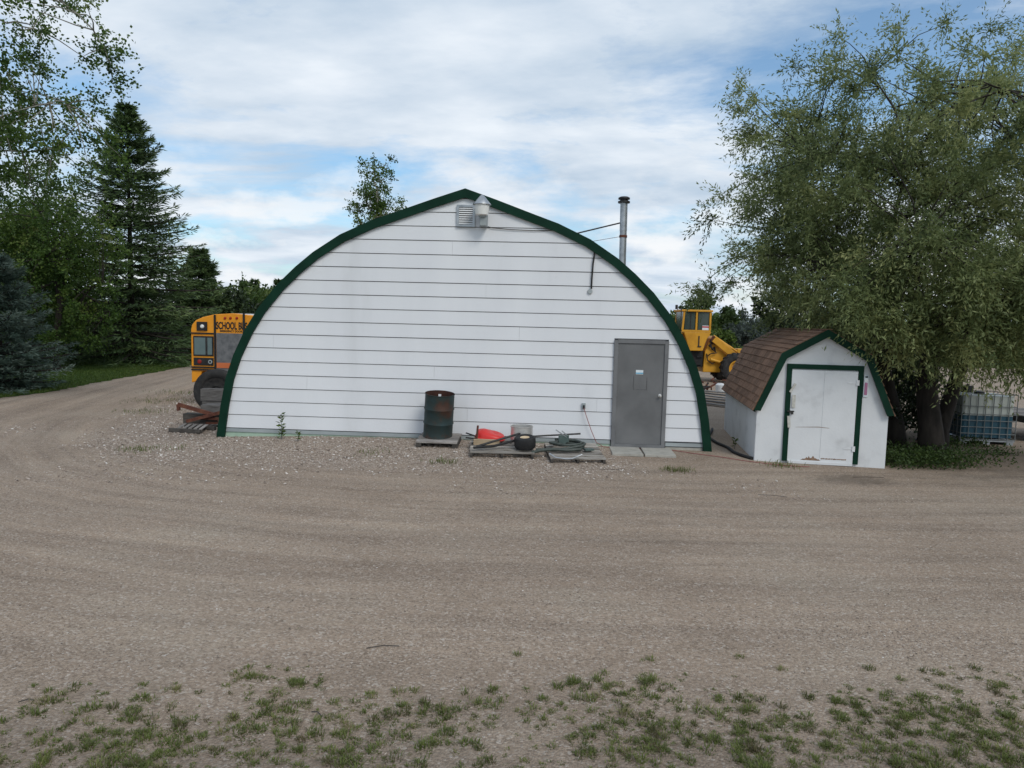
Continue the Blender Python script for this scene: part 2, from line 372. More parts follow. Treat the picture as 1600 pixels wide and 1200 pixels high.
m_door = mat('grey_door_paint', [(.3, (.115, .117, .12)), (.55, (.15, .152, .156)), (.8, (.19, .19, .192))], scale=1.6, detail=7, rough=.42, bump=.04)
m_dframe = mat('grey_frame_paint', [(.3, (.13, .132, .138)), (.7, (.19, .192, .198))], scale=3, rough=.5)
m_tape = mat('old_tape_marks', [(.3, (.085, .086, .088)), (.7, (.14, .14, .145))], scale=30, rough=.7)
m_black = mat('black_rubber', [(.3, (.010, .010, .011)), (.7, (.024, .024, .025))], scale=9, rough=.75, bump=.1)
m_darkmetal = mat('dark_metal', [(.3, (.02, .02, .022)), (.7, (.06, .058, .056))], scale=12, rough=.5, metal=.5)
m_rust = mat('rusty_steel', [(.3, (.05, .018, .012)), (.5, (.11, .038, .024)), (.75, (.18, .075, .04))], scale=9, detail=8, rough=.85, bump=.25)
m_drum = mat('rusty_blue_drum', [(.34, (.014, .036, .040)), (.50, (.018, .030, .028)), (.60, (.045, .024, .016)), (.76, (.07, .030, .018))], scale=3.2, detail=8, rough=.62, bump=.12, bscale=26)
m_drumin = mat('drum_inside_rust', [(.3, (.02, .010, .008)), (.7, (.07, .025, .016))], scale=6, rough=.9)
m_wood = mat('weathered_grey_wood', [(.28, (.12, .105, .095)), (.5, (.235, .215, .20)), (.75, (.34, .32, .30))], scale=5, detail=8, rough=.9, bump=.3, bscale=30, stretch=(1, 6, 6), coord='obj', rand=.5)
m_woodold = mat('old_grey_timber', [(.28, (.06, .054, .05)), (.5, (.115, .108, .104)), (.75, (.175, .168, .16))], scale=5, detail=8, rough=.9, bump=.3, bscale=30, stretch=(1, 6, 6), coord='obj', rand=.3)
m_woodtan = mat('tan_wood', [(.3, (.26, .19, .12)), (.5, (.38, .29, .19)), (.75, (.45, .36, .25))], scale=4, detail=8, rough=.85, bump=.2, stretch=(1, 7, 7), coord='obj', rand=.2)
m_wooddark = mat('dark_old_wood', [(.3, (.035, .03, .027)), (.7, (.10, .09, .08))], scale=6, detail=7, rough=.92, bump=.3, stretch=(1, 5, 5), coord='obj', rand=.2)
m_conc = mat('paver_concrete', [(.3, (.30, .29, .26)), (.6, (.40, .385, .345)), (.8, (.45, .43, .39))], scale=7, detail=8, rough=.9, bump=.2, rand=.15)
m_redpl = mat('red_plastic', [(.3, (.55, .022, .02)), (.7, (.64, .035, .03))], scale=3, rough=.38)
m_redpl2 = mat('red_cord', [(.3, (.24, .06, .06)), (.7, (.30, .10, .09))], scale=5, rough=.5)
m_steel = mat('stainless_steel', [(.3, (.60, .585, .56)), (.7, (.74, .725, .70))], scale=14, rough=.42, metal=.8, stretch=(1, 1, 8))
m_tanhub = mat('tan_plastic', [(.3, (.55, .42, .27)), (.7, (.66, .52, .36))], scale=5, rough=.6)
m_tar = mat('grey_green_enamel', [(.3, (.055, .085, .08)), (.7, (.09, .125, .115))], scale=8, rough=.5)
m_hose = mat('dull_green_hose', [(.3, (.035, .045, .04)), (.7, (.07, .085, .075))], scale=8, rough=.55)
m_bus = mat('school_bus_yellow', [(.25, (.60, .21, .008)), (.5, (.76, .29, .011)), (.8, (.80, .33, .02))], scale=2.2, detail=6, rough=.45, bump=.02)
m_busroof = mat('bus_roof_white', [(.3, (.55, .52, .48)), (.7, (.68, .65, .60))], scale=3, rough=.5)
m_buscover = mat('weathered_plywood', [(.3, (.085, .088, .095)), (.5, (.14, .143, .15)), (.75, (.19, .19, .195))], scale=7, detail=8, rough=.85, bump=.1)
m_glass = mat('window_glass', [(.3, (.10, .14, .15)), (.7, (.16, .21, .22))], scale=1.5, rough=.08, spec=.8)
m_glassd = mat('dark_cab_glass', [(.3, (.03, .045, .04)), (.7, (.06, .08, .07))], scale=1.5, rough=.08, spec=.6)
m_lamp = mat('lamp_lens_white', [(.3, (.7, .7, .68)), (.7, (.8, .8, .78))], scale=4, rough=.2)
m_redlens = mat('red_lens', [(.3, (.25, .012, .01)), (.7, (.32, .02, .015))], scale=4, rough=.25)
m_orange = mat('orange_paint', [(.3, (.52, .13, .04)), (.7, (.6, .17, .06))], scale=4, rough=.55)
m_load = mat('loader_yellow', [(.25, (.44, .20, .012)), (.5, (.60, .29, .02)), (.8, (.66, .34, .03))], scale=1.8, detail=7, rough=.5, bump=.03)
m_shedw = mat('shed_white_paint', [(.25, (.50, .51, .52)), (.45, (.64, .655, .67)), (.8, (.70, .715, .73))], scale=2.4, detail=9, rough=.65, bump=.12, bscale=24)
m_oldwhite = mat('grubby_white_wood', [(.3, (.38, .37, .33)), (.7, (.60, .59, .54))], scale=14, rough=.8)
m_palletw = mat('pallet_boards', [(.25, (.13, .105, .08)), (.45, (.30, .275, .245)), (.75, (.45, .42, .385))], scale=4, detail=8, rough=.9, bump=.3, bscale=30, stretch=(1, 5, 5), coord='pos', rand=.45)
m_chip = mat('bare_weathered_wood', [(.3, (.14, .085, .055)), (.7, (.30, .20, .14))], scale=18, rough=.9)
m_shing = mat('brown_asphalt_shingle', [(.3, (.17, .095, .058)), (.5, (.215, .122, .078)), (.75, (.26, .155, .102))], scale=5, detail=6, rough=.95, bump=.15, bscale=160, rand=.28, nrough=.7)
m_bark = mat('dark_bark', [(.3, (.014, .011, .009)), (.5, (.030, .024, .020)), (.75, (.052, .043, .035))], scale=7, detail=7, rough=.95, bump=.6, bscale=20, stretch=(1, 1, .25))
m_barkp = mat('pale_poplar_bark', [(.3, (.16, .15, .12)), (.55, (.26, .25, .21)), (.75, (.10, .09, .08))], scale=6, detail=6, rough=.9, bump=.3, stretch=(1, 1, .6))
m_plastic = mat('tote_bottle_plastic', [(.3, (.40, .43, .40)), (.7, (.52, .55, .52))], scale=3, rough=.45)
m_cage = mat('dull_cage_steel', [(.3, (.13, .145, .15)), (.7, (.2, .215, .22))], scale=6, rough=.6)
m_blue = mat('tote_blue_liquid', [(.3, (.015, .062, .095)), (.7, (.022, .085, .125))], scale=3, rough=.4)
m_whitem = mat('white_sheet_metal', [(.3, (.62, .63, .64)), (.7, (.74, .75, .76))], scale=5, rough=.4)
m_pink = mat('faded_pink_print', [(.3, (.36, .14, .24)), (.7, (.46, .2, .32))], scale=6, rough=.6)
m_sign = mat('white_sticker', [(.3, (.62, .68, .72)), (.7, (.72, .78, .8))], scale=5, rough=.5)
m_signblue = mat('blue_sticker_band', [(.3, (.05, .30, .50)), (.7, (.08, .38, .58))], scale=5, rough=.5)
m_signred = mat('red_sticker_band', [(.3, (.40, .03, .04)), (.7, (.48, .05, .06))], scale=5, rough=.5)
m_tyre = mat('dusty_tyre', [(.3, (.014, .014, .015)), (.55, (.028, .027, .027)), (.8, (.06, .055, .05))], scale=6, detail=6, rough=.85, bump=.15)

# ------------------------------------------------------------------ quonset building
bld = thing('quonset_building', 'white arched quonset building with lap siding and dark green edge trim', 'building', (BX, BY, 0), BR)
half = [(0, 5.14), (.61, 4.935), (1.39, 4.655), (1.86, 4.49), (2.5, 4.195), (3.05, 3.835), (3.41, 3.535), (3.78, 3.178), (4.17, 2.70), (4.45, 2.25), (4.70, 1.72), (4.86, 1.25), (4.975, .68), (5.09, -.12)]
outer = [(-x, z) for x, z in half[::-1]] + half[1:]
def offset(pl, d):
    o = []
    for i, p in enumerate(pl):
        a = Vector(pl[max(i - 1, 0)]); b = Vector(pl[min(i + 1, len(pl) - 1)]); c = Vector(p)
        t1 = (c - a).normalized() if i > 0 else (b - c).normalized(); t2 = (b - c).normalized() if i < len(pl) - 1 else t1
        n1 = Vector((t1.y, -t1.x)); n2 = Vector((t2.y, -t2.x)); n = (n1 + n2).normalized(); k = d / max(n.dot(n1), .5)
        o.append((c.x + n.x * k, c.y + n.y * k))
    return o
inner = offset(outer, .165); under = offset(outer, .05)
tb = MB()
for y0, y1, a, b_ in ((-.085, -.035, outer, inner),):
    n = len(outer)
    vs = [(x, y0, z) for x, z in a] + [(x, y0, z) for x, z in b_] + [(x, y1, z) for x, z in a] + [(x, y1, z) for x, z in b_]
    fs = []
    for i in range(n - 1):
        fs += [(i + n, i + n + 1, i + 1, i), (i + 2 * n, i + 1 + 2 * n, i + 1 + 3 * n, i + 3 * n), (i, i + 1, i + 1 + 2 * n, i + 2 * n), (i + n, i + 3 * n, i + 3 * n + 1, i + n + 1)]
    fs += [(0, 2 * n, 3 * n, n), (n - 1, 2 * n - 1, 4 * n - 1, 3 * n - 1)]
    tb.add(vs, fs)
tag(tb.build('edge_trim', m_green, bld), 'dark green painted trim following the arch')
# roof shell, 16 m long
ro = offset(outer, .02); ri = offset(outer, .10); rb = MB(); n = len(ro)
vs = [(x, -.034, z) for x, z in ro] + [(x, 16, z) for x, z in ro] + [(x, -.034, z) for x, z in ri] + [(x, 16, z) for x, z in ri]
fs = []
for i in range(n - 1):
    fs += [(i, i + 1, i + 1 + n, i + n), (i + 2 * n, i + 3 * n, i + 3 * n + 1, i + 2 * n + 1)]
m_roof = mat('ribbed_roof_steel', [(.3, (.34, .36, .36)), (.7, (.46, .48, .48))], scale=2, rough=.5, metal=.3)
rb.add(vs, fs); roof = rb.build('roof', m_roof, bld)
bw = MB(); bw.prism(offset(outer, .11), 15.9, 16.02); bw.build('back_wall', m_back, bld)
DX0, DX1, DZ1 = 3.045, 4.125, 2.25
fw = MB()
fw.prism([p for p in offset(outer, .11) ], .004, .05)
front = fw.build('front_wall', m_back, bld)
# siding boards
def clip_convex(poly, cl):
    outp = poly
    n = len(cl)
    for i in range(n):
        a = cl[i]; b = cl[(i + 1) % n]; inp = outp; outp = []
        def side(p): return (b[0] - a[0]) * (p[1] - a[1]) - (b[1] - a[1]) * (p[0] - a[0])
        for j in range(len(inp)):
            p = inp[j]; q = inp[(j + 1) % len(inp)]; sp, sq = side(p), side(q)
            if sp >= 0: outp.append(p)
            if sp * sq < 0:
                t = sp / (sp - sq); outp.append((p[0] + (q[0] - p[0]) * t, p[1] + (q[1] - p[1]) * t))
        if not outp: return []
    return outp
clipper = offset(outer, .12)[::-1]         # counter-clockwise
def board(x0, x1, z0, z1):
    poly = clip_convex([(x0, z0), (x1, z0), (x1, z1), (x0, z1)], clipper)
    if len(poly) < 3: return
    xs_ = [p[0] for p in poly]
    if max(xs_) - min(xs_) < .04: return
    wob = random.uniform(-.003, .003)
    yy = lambda z: -.030 + wob + .014 * (z - z0) / .28
    m_ = len(poly); b = MB()
    b.add([(x, yy(z), z) for x, z in poly] + [(x, .002, z) for x, z in poly], [tuple(range(m_)), tuple(range(2 * m_ - 1, m_ - 1, -1))] + [(i, i + m_, (i + 1) % m_ + m_, (i + 1) % m_) for i in range(m_)])
    b.build('siding_board', m_white, front)
for k in range(17):
    z0 = .218 + .279 * k; z1 = z0 + .279 - .014
    jit = (k * 1.37) % 2.4 - 1.2; nj = (k * 7) % 3
    cuts = [-6] + [x for x in (-3.7 + jit, -.05 + jit, 3.6 + jit)[nj:nj + 1] if abs(x - DX0) > .3 and not (DX0 - .2 < x < DX1 + .3)] + [6]
    for a, b_ in zip(cuts[:-1], cuts[1:]):
        a2, b2 = a + .0015, b_ - .0015
        if z0 < DZ1:
            if a2 < DX0: board(a2, min(b2, DX0), z0, z1)
            if b2 > DX1: board(max(a2, DX1), b2, z0, z1)
            if z1 > DZ1 + .02 and a2 < DX1 and b2 > DX0: board(max(a2, DX0), min(b2, DX1), DZ1 + .012, z1)
        else: board(a2, b2, z0, z1)
fd = MB(); fd.box((-.96, -.002, .02), (8.0, .03, .26)); 
b = MB(); b.box((4.52, -.002, .0), (.74, .03, .2)); b.build('sill_footing', m_conc, bld)
tag(fd.build('foundation', m_mint, bld), 'mint green painted foundation strip')
fl = MB(); fl.box((-.93, -.028, .165), (7.92, .02, .072)); fl.box((4.53, -.028, .155), (.78, .02, .07)); fl.build('flashing_strip', m_flash, bld)
# door
dr = MB(); dcx = (DX0 + DX1) / 2
dr.box((dcx, -.028, 1.155), (.93, .045, 2.03)); door = tag(dr.build('door', m_door, bld, bevel=.004), 'plain grey steel door')
fr = MB(); fr.box((DX0 + .04, -.03, 1.16), (.075, .09, 2.14)); fr.box((DX1 - .04, -.03, 1.16), (.075, .09, 2.14)); fr.box((dcx, -.03, 2.21), (.935, .09, .075)); fr.box((dcx, -.04, .11), (.935, .09, .06))
fr.build('door_frame', m_dframe, door)
hd = MB(); hd.lathe([(0, 0), (.034, 0), (.034, .008), (.012, .012), (.012, .04), (.028, .05), (.03, .07), (.018, .082), (0, .084)], 16, Matrix.Translation((dcx + .40, -.05, 1.14)) @ Matrix.Rotation(PI / 2, 4, 'X'))
hd.build('door_knob', m_steel, door, smooth=True)
sg = MB(); sg.box((dcx - .02, -.0525, 1.60), (.145, .004, .085)); sg.build('notice', m_sign, door)
sg = MB(); sg.box((dcx - .02, -.0555, 1.580), (.145, .002, .022)); sg.build('notice_band', m_signblue, door)
tp = MB()
for a, b_ in (((-.13, 1.53), (-.13, 1.25)), ((-.13, 1.25), (.13, 1.25)), ((.13, 1.25), (.135, 1.5))):
    tp.bar((dcx + a[0], -.0515, a[1]), (dcx + b_[0], -.0515, b_[1]), .003, .016)
tp.build('tape_residue', m_tape, door)
for zz in (.35, 1.15, 1.95):
    h_ = MB(); h_.tube([(DX0 + .085, -.056, zz - .05), (DX0 + .085, -.056, zz + .05)], .009, 8); h_.build('hinge', m_dframe, door)
# gable vent
vt = MB(); vx = .02
for c, d in (((vx, -.05, 4.80), (.365, .04, .045)), ((vx, -.05, 4.42), (.365, .04, .045)), ((vx - .16, -.05, 4.61), (.045, .04, .335)), ((vx + .16, -.05, 4.61), (.045, .04, .335))): vt.box(c, d)
vent = vt.build('gable_vent', m_galv, bld)
vb = MB(); vb.box((vx, -.034, 4.61), (.275, .006, .335)); vb.build('vent_backing', m_black, vent)
for i in range(8):
    s_ = MB(); s_.box((vx, -.055, 4.465 + i * .042), (.275, .006, .036), rx=math.radians(-38)); s_.build('vent_slat', m_whitem, vent)
# yard light
yl = MB(); lx_, ly_ = .36, -.30
yl.lathe([(.02, 5.0), (.05, 4.97), (.175, 4.825), (.18, 4.81), (.165, 4.81)], 24, Matrix.Translation((lx_, ly_, -.02))); light = tag(yl.build('yard_light', m_galv, bld, smooth=True), 'yard light with cone hood')
l2 = MB(); l2.lathe([(.15, 4.79), (.145, 4.72), (.125, 4.6), (.09, 4.585), (0, 4.58)], 24, Matrix.Translation((lx_, ly_, 0))); l2.build('lens', m_lamp, light, smooth=True)
l3 = MB(); l3.box((lx_ + .03, -.19, 4.49), (.13, .24, .19)); l3.box((lx_ + .02, -.06, 4.52), (.16, .04, .24)); l3.box((lx_, -.30, 4.575), (.12, .08, .05)); l3.build('ballast_box', m_flash, light, bevel=.006)
cb = MB(); cb.tube([(lx_ + .1, -.04, 4.41), (lx_ + .2, -.045, 4.385), (.9, -.045, 4.36), (1.35, -.045, 4.35), (1.75, -.045, 4.362), (2.05, -.05, 4.37)], .008, 6); cb.build('lamp_wire', m_darkmetal, bld)
# black cable with a grey disc
cb = MB(); cb.tube([(2.58, -.05, 4.02), (2.585, -.06, 3.9), (2.565, -.06, 3.72), (2.55, -.06, 3.4), (2.55, -.05, 3.23)], .016, 8); hc = cb.build('service_cable', m_black, bld, smooth=True)
cb = MB(); cb.lathe([(0, .03), (.045, .03), (.05, .0)], 16, Matrix.Translation((2.495 + .03, -.03, 3.18)) @ Matrix.Rotation(PI / 2, 4, 'X')); cb.build('cable_disc', m_flash, hc)
ob = MB(); ob.box((2.475, -.045, .885), (.075, .05, .115)); outl = ob.build('outlet_box', m_flash, bld, bevel=.006)
ob = MB(); ob.box((2.478, -.075, .87), (.035, .02, .07)); ob.build('socket', m_black, outl)
# stove chimney
ch = MB(); px_, py_ = 3.525, 3.79
ch.tube([(px_ + .03, py_, 3.0), (px_ + .01, py_, 4.9)], .088, 20); ch.tube([(px_ + .01, py_, 4.86), (px_, py_, 5.62)], .092, 20)
chim = tag(ch.build('chimney', m_galv, roof, smooth=True), 'tall galvanised stove pipe')
for o_ in (chim,):
    pass
cp = MB(); cp.lathe([(0, 5.70), (.10, 5.70), (.145, 5.675), (.145, 5.64), (.10, 5.63), (.10, 5.60), (.15, 5.59), (.15, 5.55), (.09, 5.545)], 24, Matrix.Translation((px_, py_, 0)))
o = cp.build('chimney_cap', m_darkmetal, bld, smooth=True)
cp = MB(); cp.tube([(px_ - .08, py_, 5.06), (1.45, py_ - .2, 4.52)], .018, 8); cp.build('brace_rod', m_darkmetal, bld)
cp = MB(); cp.tube([(px_ - .08, py_, 4.72), (1.9, py_ - .1, 4.42)], .006, 6); cp.lathe([(.097, 4.70), (.1, 4.71), (.1, 4.75), (.097, 4.76)], 20, Matrix.Translation((px_ + .012, py_, 0))); cp.build('guy_wire', m_rust, bld)

# ------------------------------------------------------------------ garden shed
SF = math.radians(-8.94); SX, SY = (4.64 + 6.98) / 2, (13.38 + 13.01) / 2
shed = thing('garden_shed', 'small white gambrel shed with brown shingle roof and green door surround', 'shed', (SX, SY, 0), SF)
SD = 4.25; hw = 1.165
prof = [(-1.215, 1.03), (-.77, 2.075), (0, 2.52), (.77, 2.075), (1.215, 1.03)]
wl = MB(); wl.prism([(-hw, -.02), (hw, -.02), (hw, 1.1), (.735, 2.05), (0, 2.475), (-.735, 2.05), (-hw, 1.1)], 0, .05)
sfront = wl.build('front_wall', m_shedw, shed)
wl = MB(); wl.prism([(-hw, -.02), (hw, -.02), (hw, 1.1), (.735, 2.05), (0, 2.475), (-.735, 2.05), (-hw, 1.1)], SD - .05, SD); wl.build('back_wall', m_shedw, shed)
for sx in (-1, 1):
    q = MB(); q.box((sx * (hw - .025), SD / 2, .54), (.05, SD - .102, 1.12)); q.build('side_wall', m_shedw, shed)
cbd = MB(); cbd.box((-hw - .004, .03, .53), (.012, .07, 1.02)); cbd.box((-hw + .04, -.007, .53), (.09, .014, 1.02)); cbd.build('corner_board', m_shedw, shed)
# roof deck
rd = MB()
pr_in = [(-1.19, 1.0), (-.75, 2.045), (0, 2.48), (.75, 2.045), (1.19, 1.0)]
n = 5; vs = [(x, -.06, z) for x, z in prof] + [(x, -.06, z) for x, z in pr_in] + [(x, SD + .06, z) for x, z in prof] + [(x, SD + .06, z) for x, z in pr_in]
fs = []
for i in range(4):
    fs += [(i, i + 1, i + 1 + 2 * n, i + 2 * n), (i + n, i + 3 * n, i + 3 * n + 1, i + n + 1), (i, i + n, i + n + 1, i + 1), (i + 2 * n, i + 2 * n + 1, i + 3 * n + 1, i + 3 * n)]
rd.add(vs, fs); sroof = rd.build('roof', m_wooddark, shed)
# green rake trim on the front
gt = MB(); po = [(-1.235, 1.0), (-.79, 2.085), (0, 2.545), (.79, 2.085), (1.235, 1.0)]; pi_ = [(-1.12, .985), (-.70, 1.985), (0, 2.40), (.70, 1.985), (1.12, .985)]
vs = [(x, -.10, z) for x, z in po] + [(x, -.10, z) for x, z in pi_] + [(x, -.058, z) for x, z in po] + [(x, -.058, z) for x, z in pi_]; fs = []
for i in range(4):
    fs += [(i + n, i + n + 1, i + 1, i), (i + 2 * n, i + 2 * n + 1, i + 3 * n + 1, i + 3 * n), (i, i + 1, i + 1 + 2 * n, i + 2 * n), (i + n, i + 3 * n, i + 3 * n + 1, i + n + 1)]
fs += [(0, 2 * n, 3 * n, n), (n - 1, 2 * n - 1, 4 * n - 1, 3 * n - 1)]
gt.add(vs, fs); gt.build('rake_trim', m_green, shed)
et = MB(); et.bar((-1.215, -.05, .995), (-1.215, SD + .05, .995), .02, .07); et.build('eave_trim', m_green, shed)
# shingles: left side singly, right side as one part
tabw = .305
shm = MB().box((0, 0, 0), (tabw - .010, .160, .020)).mesh('shingle', m_shing)
def slope_rows(a, b, sgn, nrow):
    A = Vector((a[0] * sgn, 0, a[1])); B = Vector((b[0] * sgn, 0, b[1])); d = (B - A); L_ = d.length; d.normalize()
    nrm = Vector((-d.z * 1, 0, d.x)) if sgn < 0 else Vector((d.z, 0, -d.x))
    if nrm.z < 0: nrm = -nrm
    return A, d, L_, nrm
right = MB()
for sgn in (-1, 1):
    for (a, b_, nrow) in (((1.235, .985), (.775, 2.07), 8), ((.785, 2.075), (.0, 2.53), 6)):
        A, d, L_, nrm = slope_rows(a, b_, sgn, nrow); st = L_ / nrow
        for r_ in range(nrow):
            off = (r_ % 2) * tabw / 2 + (r_ % 3) * .03
            y = -.075 - off
            while y < SD + .06:
                y0 = max(y, -.075); y1 = min(y + tabw, SD + .075)
                if y1 - y0 > .04:
                    c = A + d * (st * (r_ + .5)) + nrm * (.014 + random.uniform(0, .004)); c.y = (y0 + y1) / 2
                    yv = Vector((0, 1, 0)); tilt = Matrix.Rotation(math.radians(3.2) * (1 if sgn < 0 else -1) * -1, 3, 'Y')
                    zz = yv.cross(d).normalized(); 
                    if zz.z < 0 and abs(zz.z) > .01: zz = -zz
                    if zz.dot(nrm) < 0: zz = -zz
                    dd = (d * math.cos(.13) - zz * math.sin(.13)); zz2 = (zz * math.cos(.13) + d * math.sin(.13))
                    M_ = Matrix((yv, dd, zz2)).transposed().to_4x4(); M_.translation = c
                    if sgn < 0:
                        o = bpy.data.objects.new('shingle', shm); COL.objects.link(o); o.parent = sroof
                        o.matrix_local = M_ @ Matrix.Diagonal(((y1 - y0) / tabw, 1, 1, 1))
                    else:
                        q = MB().box((0, 0, 0), (y1 - y0 - .010, .160, .020)); right.add([M_ @ Vector(p) for p in q.v], q.f)
                y += tabw
o = right.build('shingle_slope', m_shing, sroof); o['kind'] = 'stuff'
rc = MB(); rc.bar((0, -.08, 2.545), (0, SD + .08, 2.545), .16, .014); rc.build('ridge_cap', m_shing, sroof)
# shed door
sd = MB(); sd.box((.003, -.018, .92), (1.165, .03, 1.72)); sdoor = sd.build('door', m_shedw, shed, bevel=.004)
sf = MB(); sf.box((-.625, -.02, .965), (.09, .036, 1.83)); sf.box((.635, -.02, .965), (.09, .036, 1.83)); sf.box((.005, -.021, 1.845), (1.35, .04, .09)); tag(sf.build('door_surround', m_green, sdoor), 'dark green boards round the door')
sp = MB(); sp.box((.0, -.035, .04), (1.16, .03, .05)); sp.build('door_sill', m_shedw, sdoor)
for zz in (1.575, .34):
    h_ = MB(); h_.box((.585, -.043, zz), (.05, .014, .10)); h_.box((.49, -.037, zz - .005), (.16, .006, .02)); h_.build('hinge', m_whitem, sdoor)
lt = MB(); lt.box((-.555, -.05, 1.44), (.04, .02, .19), ry=math.radians(28)); lt.build('turn_button', m_oldwhite, sdoor)
lt = MB(); lt.box((-.525, -.045, 1.19), (.06, .02, .24)); lt.build('handle_block', m_oldwhite, sdoor)
lt = MB(); lt.box((-.59, -.05, .80), (.05, .02, .22), ry=math.radians(-6)); lt.build('turn_button', m_oldwhite, sdoor)
lt = MB(); lt.box((-.57, -.055, 1.0), (.12, .03, .022)); lt.box((-.545, -.065, .975), (.04, .03, .06)); lt.build('padlock_hasp', m_darkmetal, sdoor)
pc = MB()
pk = [(-.34 + i * .012, .086 + max(0, .085 * math.sin(i * .105) * random.uniform(.45, 1.1))) for i in range(31)]
for (xa, za), (xb, zb) in zip(pk[:-1], pk[1:]): pc.add([(xa, -.0345, .084), (xb, -.0345, .084), (xb, -.0345, zb), (xa, -.0345, za)], [(0, 1, 2, 3)])
for i in range(16):
    x = .02 + i * .028; pc.add([(x, -.0345, .12 + random.uniform(-.008, .008)), (x + .03, -.0345, .115), (x + .028, -.0345, .135 + random.uniform(0, .01)), (x, -.0345, .132)], [(0, 1, 2, 3)])
pc.add([(-.46, -.0345, .70), (-.05, -.0345, .715), (.14, -.0345, .705), (.14, -.0345, .712), (-.05, -.0345, .728), (-.46, -.0345, .705)], [(0, 1, 2, 3, 4, 5)])
pc.build('peeled_patch', m_chip, sdoor)
sm = MB(); sm.box((.0, -.0340, .96), (.002, .003, 1.66)); sm.build('door_seam', m_flash, sdoor)
th = MB(); th.box((.735, -.012, 1.515), (.085, .02, .40)); thm = tag(th.build('thermometer', m_sign, shed, bevel=.008), 'tall white and pink wall thermometer')
th = MB(); th.box((.735, -.025, 1.47), (.05, .006, .23)); th.build('thermometer_print', m_pink, thm)
th = MB(); th.lathe([(0, .006), (.034, .006), (.036, 0)], 20, Matrix.Translation((.735, -.022, 1.63)) @ Matrix.Rotation(PI / 2, 4, 'X')); th.build('dial', m_whitem, thm)
th = MB(); th.box((.735, -.025, 1.69), (.045, .006, .03)); th.build('top_mark', m_black, thm)

# ------------------------------------------------------------------ pallets, drum and the heap against the wall
def pallet(label, loc, rz, w, d, nsl, h=.125, wood=None, solid=False, group='wooden pallets by the white wall', tiltx=0.0):
    t = thing('wooden_pallet', label, 'pallet', loc, rz, group); t.rotation_euler = (tiltx, 0, rz)
    wd = wood or m_palletw; sw = d / nsl
    me = MB().box((0, 0, 0), (w, sw - (.004 if solid else .055), .02)).mesh('slat', wd)
    for i in range(nsl):
        inst(me, 'slat', t, loc=(random.uniform(-.012, .012), -d / 2 + sw * (i + .5), h - .01), rot=(0, random.uniform(-.006, .006), random.uniform(-.008, .008)))
    ms = MB().box((0, 0, 0), (.045, d - .02, h - .045)).mesh('stringer', m_wooddark)
    for x in (-w / 2 + .03, 0, w / 2 - .03): inst(ms, 'stringer', t, loc=(x, 0, (h - .045) / 2 + .022))
    mb_ = MB().box((0, 0, 0), (w, .09, .02)).mesh('bottom_board', wd)
    for y in (-d / 2 + .05, 0, d / 2 - .05): inst(mb_, 'bottom_board', t, loc=(0, y, .011))
    return t
g0 = gz(-1.41, 13.9)
dp = thing('wooden_pallet', 'small weathered pallet under the rusty drum', 'pallet', (-1.41, 13.86, g0 - .02), math.radians(-2), 'wooden pallets by the white wall')
dp.rotation_euler = (math.radians(5), 0, math.radians(-2))
for i in range(4):
    q = MB(); q.box((0, 0, 0), (.80, .172, .03)); inst(q.mesh('slat', m_wood), 'slat', dp, loc=(random.uniform(-.01, .01), -.27 + i * .18, .135))
for x in (-.35, .35):
    q = MB(); q.box((x, 0, .065), (.10, .70, .11)); q.build('stringer', m_wooddark, dp)
dm = thing('steel_drum', 'open rusty blue steel drum standing on a small pallet', 'drum', (-1.45, 13.96, g0 + .13), .0)
dm.rotation_euler = (math.radians(6.5), math.radians(.8), 0.3)
H_, Rd = .875, .287
pf = [(0, .012), (Rd - .01, .012), (Rd + .004, 0), (Rd + .006, .015), (Rd, .025)]
for z0 in (.29, .58):
    pf += [(Rd, z0 - .03), (Rd + .011, z0 - .008), (Rd + .013, z0), (Rd + .011, z0 + .008), (Rd, z0 + .03)]
pf += [(Rd, .74), (Rd, .80), (Rd, H_ - .015), (Rd + .007, H_ - .008), (Rd + .007, H_), (Rd - .002, H_ + .002)]
kk = [i for i, p in enumerate(pf) if p[1] == .74][0]
hole = {(kk, 13), (kk, 14)}
q = MB(); q.lathe(pf, 64, skip=hole); q.build('shell', m_drum, dm, smooth=True)
q = MB(); q.lathe([(Rd - .003, H_), (Rd - .006, H_ - .02), (Rd - .006, .80), (Rd - .006, .74), (Rd - .006, .03), (0, .03)], 64, skip={(2, 13), (2, 14)}); q.build('lining', m_drumin, dm, smooth=True)

g1 = gz(-.17, 13.3)
pallet('grey pallet holding the tyre, steel pot and red tray', (-.165, 13.40, g1 - .015), math.radians(1.5), 1.19, 1.0, 6, h=.14, tiltx=math.radians(5.5))
g2 = gz(1.1, 13.2)
pallet('pallet with stained boards and a coiled hose beside the door slabs', (1.20, 13.27, g2 - .02), math.radians(4), 1.02, 1.12, 7, h=.125, tiltx=math.radians(5.5))
# tan plank block on pallet
q = thing('timber_block', 'short tan timber lying across the back of the grey pallet', 'timber', (-.46, 13.50, g1 + .13), math.radians(1)); MB().box((0, 0, .05), (.50, .26, .11)).build('block', m_woodtan, q, bevel=.006)
